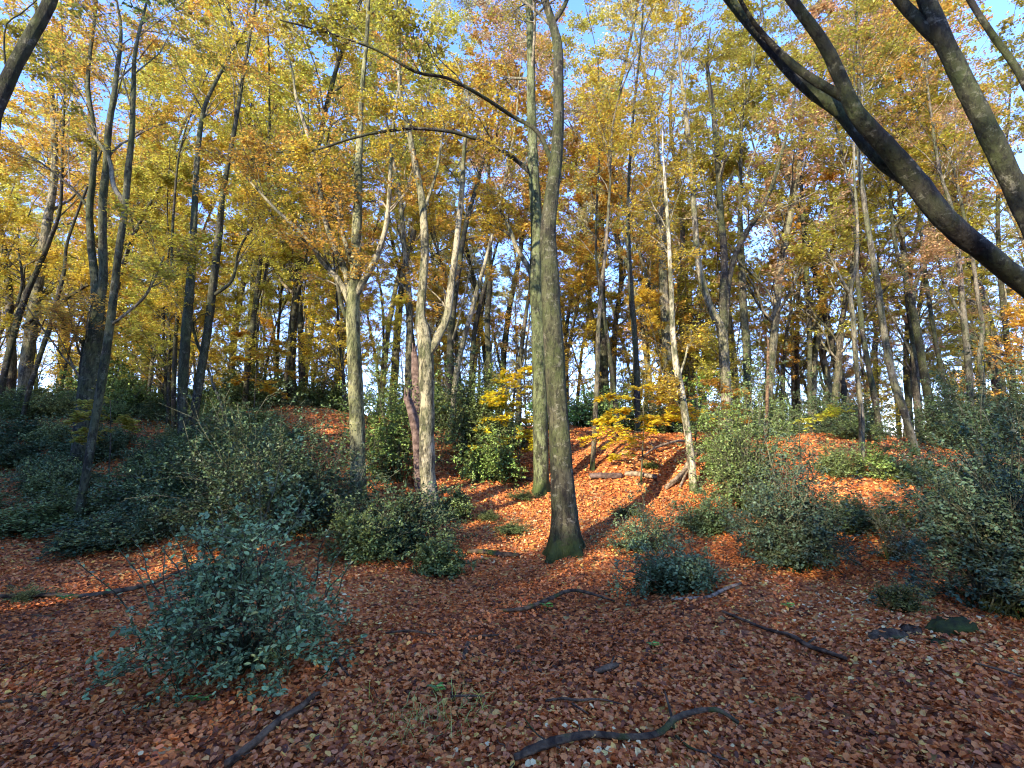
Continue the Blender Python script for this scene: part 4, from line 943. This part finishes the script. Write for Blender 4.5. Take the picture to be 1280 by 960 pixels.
fallen('dark broken log at the path edge left of the rear central trunk', [(640, 602, 6), (652, 600, 7), (664, 601, 6)], M_DEAD, cat='log', name='fallen_log')
fallen('bare bleached branch lying across the sunny slope left of the white-barked beech', [(800, 578, 3), (820, 568, 4, .1), (845, 560, 4, .1), (862, 553, 3)], M_PALE, twigs=[[(820, 568, 3, .1), (812, 558, 2, .1)]])
fallen('short dark stick among leaves left of the foreground middle', [(590, 801, 4), (605, 799, 5), (626, 796, 3)], M_DEAD, cat='stick', name='stick')
fallen('stubby black wood chunk standing in the leaves below the arched branch', [(583, 825, 8), (585, 815, 9), (586, 808, 8)], M_DEAD, cat='stick', name='stick')
fallen('small dark root knot poking out of the leaves in the middle foreground', [(742, 845, 8), (758, 843, 12, .01), (770, 840, 8, .03)], M_DEAD, cat='root', name='root_knot', twigs=[[(762, 842, 5, .03), (768, 832, 3, .06)]])
fallen('thin twig lying under the foreground holly\'s right side', [(430, 852, 4), (418, 838, 5, .03), (405, 822, 4, .1)], M_DEAD, cat='stick', name='stick', twigs=[[(418, 838, 3, .04), (440, 828, 3, .1)]])
fallen('short dark stick at the lower right edge of the clearing', [(1215, 835, 4), (1240, 842, 5), (1275, 852, 4)], M_DEAD, cat='stick', name='stick')
fallen('thin straight twig at the left foreground edge', [(-5, 882, 5), (12, 880, 6), (25, 879, 4)], M_DEAD, cat='stick', name='stick')
fallen('small twig half covered by leaves left of the crooked branch', [(560, 882, 4), (580, 881, 4), (603, 884, 3)], M_DEAD, cat='stick', name='stick')
fallen('faint thin twig in the leaves right of the foreground holly', [(480, 802, 3), (512, 799, 4), (545, 803, 3)], M_DEAD, cat='stick', name='stick')

def mound(label, px, py, wpx, hpx, mat, seed):
    g = ground_at(px, py); k = np.linalg.norm(g - CAM) / FPX; a, h_ = wpx * .36 * k, hpx * .55 * k
    rg = np.random.default_rng(seed); n, m = 22, 12
    th = np.arange(n) * 2 * math.pi / n; ph = np.linspace(-.25, 1.5, m); TH, PH = np.meshgrid(th, ph)
    r = 1 + .10 * np.sin(3 * TH + rg.uniform(0, 6)) + .08 * np.sin(5 * TH + 3 * PH) + .05 * rg.normal(size=TH.shape)
    v = np.stack([a * r * np.cos(PH) * np.cos(TH), a * .4 * r * np.cos(PH) * np.sin(TH), h_ * r * np.sin(PH)], -1).reshape(-1, 3)
    i = np.arange(m - 1)[:, None] * n; j = np.arange(n)[None]; j2 = (j + 1) % n
    f = np.stack([i + j, i + j2, i + n + j2, i + n + j], -1).reshape(-1, 4)
    o = link('mossy_stump', make_mesh('mossy_stump', v, f, 4, smooth=True), mat, loc=tuple(g)); tag(o, label, 'stump')
    for k_ in range(9):
        th_, rr_ = rg.uniform(0, 6.28), rg.uniform(.1, .95); l_ = bpy.data.objects.new('fallen_leaf', LL[k_ % 8]); C.objects.link(l_); l_.parent = o
        l_.location = (a * rr_ * math.cos(th_), a * .4 * rr_ * math.sin(th_), h_ * math.sqrt(max(.05, 1 - rr_ * rr_)) * 1.05 + .012); q_ = rg.uniform(.035, .055); l_.scale = (q_, q_, q_); l_.rotation_euler = (rg.normal() * .3, rg.normal() * .3, rg.uniform(0, 6))
mound('flat moss-covered stump, leftmost of the mossy lumps before the right thicket', 1110, 800, 56, 17, M_DEADMOSS, 1)
mound('rounded dark green mossy stump nearest the right edge thicket', 1190, 790, 60, 20, M_MOSS, 2)
mound('small moss cushion in front between the two mossy stumps', 1172, 806, 30, 9, M_MOSS, 3)
mound('dark bare wood lump touching the flat mossy stump', 1140, 793, 30, 15, M_DEAD, 4)

# bits of twig lying in the leaves
n_ = 420; ty = rng.uniform(1.7, 7.5, n_); tx = (rng.random(n_) * 2 - 1) * (ty + 1); ta = rng.uniform(0, 6.28, n_); tl = rng.uniform(.06, .30, n_)
tp = np.empty((n_, 5, 3))
for k in range(5):
    b_ = ta + .25 * np.sin(k * 1.3 + tx * 9); o_ = (k - 2) / 4 * tl
    tp[:, k, 0] = tx + np.cos(b_) * o_; tp[:, k, 1] = ty + np.sin(b_) * o_; tp[:, k, 2] = height(tp[:, k, 0], tp[:, k, 1]) + .028 + .012 * np.sin(k + ty * 5)
bT = Bag(); tube_batch(bT, tp, rng.uniform(.0015, .0045, (n_, 1)) * np.array([[1, .95, .85, .7, .4]]), 4)
tag(link('twig_litter', bT.mesh('twig_litter'), M_DEAD), 'small broken twigs strewn through the fallen leaves', 'twigs', kind='stuff')
# grass blades and little seedlings in the foreground
def grass(n, cx, cy, sx, sy, h_, name, label, col):
    p = rng.normal(size=(n, 2)) * [sx, sy] + [cx, cy]
    P = np.empty((n, 4, 3)); P[:, 0, :2] = p; P[:, 0, 2] = height(p[:, 0], p[:, 1])
    d = rng.normal(size=(n, 3)) * .5 + [0, 0, 1]; hh = h_ * rng.uniform(.4, 1.2, n)[:, None]
    for k in (1, 2, 3): d = norm(d + rng.normal(size=(n, 3)) * .1 - np.array([0, 0, .16 * k])); P[:, k] = P[:, k - 1] + d * hh / 3
    g = Bag(); tube_batch(g, P, np.array([[.0024, .0021, .0016, .0005]]) * np.ones((n, 1)), 3)
    tag(link(name, g.mesh(name), M_LEAF, color=col), label, 'grass', kind='stuff')
g1 = ground_at(545, 905); grass(170, g1[0], g1[1], .27, .18, .15, 'grass', 'sparse tuft of pale grass blades poking through the leaves in the foreground', (.60, .58, .14))
g1 = ground_at(95, 840); grass(60, g1[0], g1[1], .3, .2, .11, 'grass', 'few thin grass blades among the leaves in the left foreground', (.28, .28, .12))
g1 = ground_at(690, 660); grass(500, g1[0] - .9, g1[1] + .4, 1.0, .9, .16, 'grass', 'thin dull grass scattered over the path behind the central beech', (.18, .18, .09))
g1 = ground_at(800, 640); grass(900, g1[0] + .6, g1[1] + .6, 1.4, 1.2, .18, 'grass', 'dry dull grass scattered low on the sunlit slope', (.22, .20, .09))
def seedling(label, px, py, s, col):
    g = ground_at(px, py); root = empty('seedling', g); tag(root, label, 'seedling')
    P = np.array([[[0, 0, 0], [.01, 0, s * .5], [0, .01, s]]]); bB = Bag(); tube_batch(bB, P, np.array([[.002, .0018, .001]]), 4); link('stem', bB.mesh('stem'), M_LEAF, root, color=col)
    for k in range(6):
        me = HL[k % 6]; o = bpy.data.objects.new('leaf', me); C.objects.link(o); o.parent = root; o.location = (0, 0, s * (.55 + .08 * k)); o.scale = (s * .9,) * 3; o.rotation_euler = (0, -.2, k * 2.4); o.color = (*col, 1)
for px, py, s, lab in ((240, 884, .06, 'tiny fresh green seedling under the foreground holly'), (255, 884, .05, 'tiny seedling just right of the first one under the foreground holly'), (79, 756, .09, 'bright green leaf seedling sprouting by the long log'),
                       (545, 872, .07, 'small green seedling at the top of the grass tuft'), (683, 765, .08, 'pale green seedling in front of the arched branch'), (985, 765, .07, 'small green seedling left of the diagonal branch'), (816, 815, .06, 'yellowish green seedling in the open leaves right of centre')):
    seedling(lab, px, py, s, (.20, .34, .05))

# ------------------------------------------------------------------ unseen trees added behind the viewer, placed and sized to shade the hollow
EV = []
for k in range(3):
    bB, bL = shrub_parts(4.2, 4.2, 5.6, 120, 7, 5, .16, stemr=.04, sub=False, upright=.4)
    a, b_ = bB.mesh('stem_cluster', True), bL.mesh('foliage'); a.materials.append(M_BARK); b_.materials.append(M_HOLLY); EV.append((a, b_))
random.seed(5)
def evergreen(x, y, s):
    root = empty('sun_block_holly', (x, y, float(height(x, y)))); root.rotation_euler = (0, 0, random.uniform(0, 6)); root.scale = (s, s, s); tag(root, 'unseen dark holly added behind the viewpoint to block the low sun', 'tree', 'unseen hollies added behind the viewpoint to block the low sun')  # out of view, added only for the shade it casts
    for nm, me, c in zip(('stem_cluster', 'foliage'), random.choice(EV), ((.12, .12, .07), HMID)):
        o = bpy.data.objects.new(nm, me); C.objects.link(o); o.parent = root; o.color = (*c, 1)
        if nm == 'foliage': o['kind'] = 'stuff'
sx, sy = -math.sin(SUN_AZ), -math.cos(SUN_AZ)          # down-sun direction on the map
for u, s_ in [(-24 + 2.2 * i, 1.25 if i < 6 else .5) for i in range(19)]:
    s_ = 1.4 if s_ > 1 else (.66 if u < -4.5 else .84)
    evergreen(-17 * sx + u * sy, -17 * sy - u * sx, s_)
u = -26.0
while u < 16:                                           # across the sun's direction, + is to the right
    s_ = 1.4 if u < -9.8 else (.56 if u < -5.3 else (.70 if u < -2.6 else (.84 if u < -.6 else 1.0)))  # sizes set strip by strip to place the shade edge
    bx, by = -13.5 * sx + u * sy, -13.5 * sy - u * sx
    evergreen(bx + random.uniform(-.4, .4), by + random.uniform(-.6, .6), s_ * random.uniform(.94, 1.06)); u += 2.1 * s_ + .25
KINDS['behind'] = ('unseen beech added behind the viewpoint to dapple the sunlight', 'unseen beeches added behind the viewpoint to dapple the sunlight', (OLIVE, GOLD))
for u, a_, s_ in ((2.6, -7, .7), (3.4, -13, 1), (1.5, -8, .8), (1.6, -6.5, .75), (4.5, -9, .85), (-11, -12, 1.0), (-15, -8, .9), (8, -12, 1)):  # added out of view so their crowns break up the sun
    bg_tree(a_ * sx + u * sy, a_ * sy - u * sx, 'behind', random.choice((0, 1, 3)), random.uniform(0, 6), s_, OLIVE, GREY)
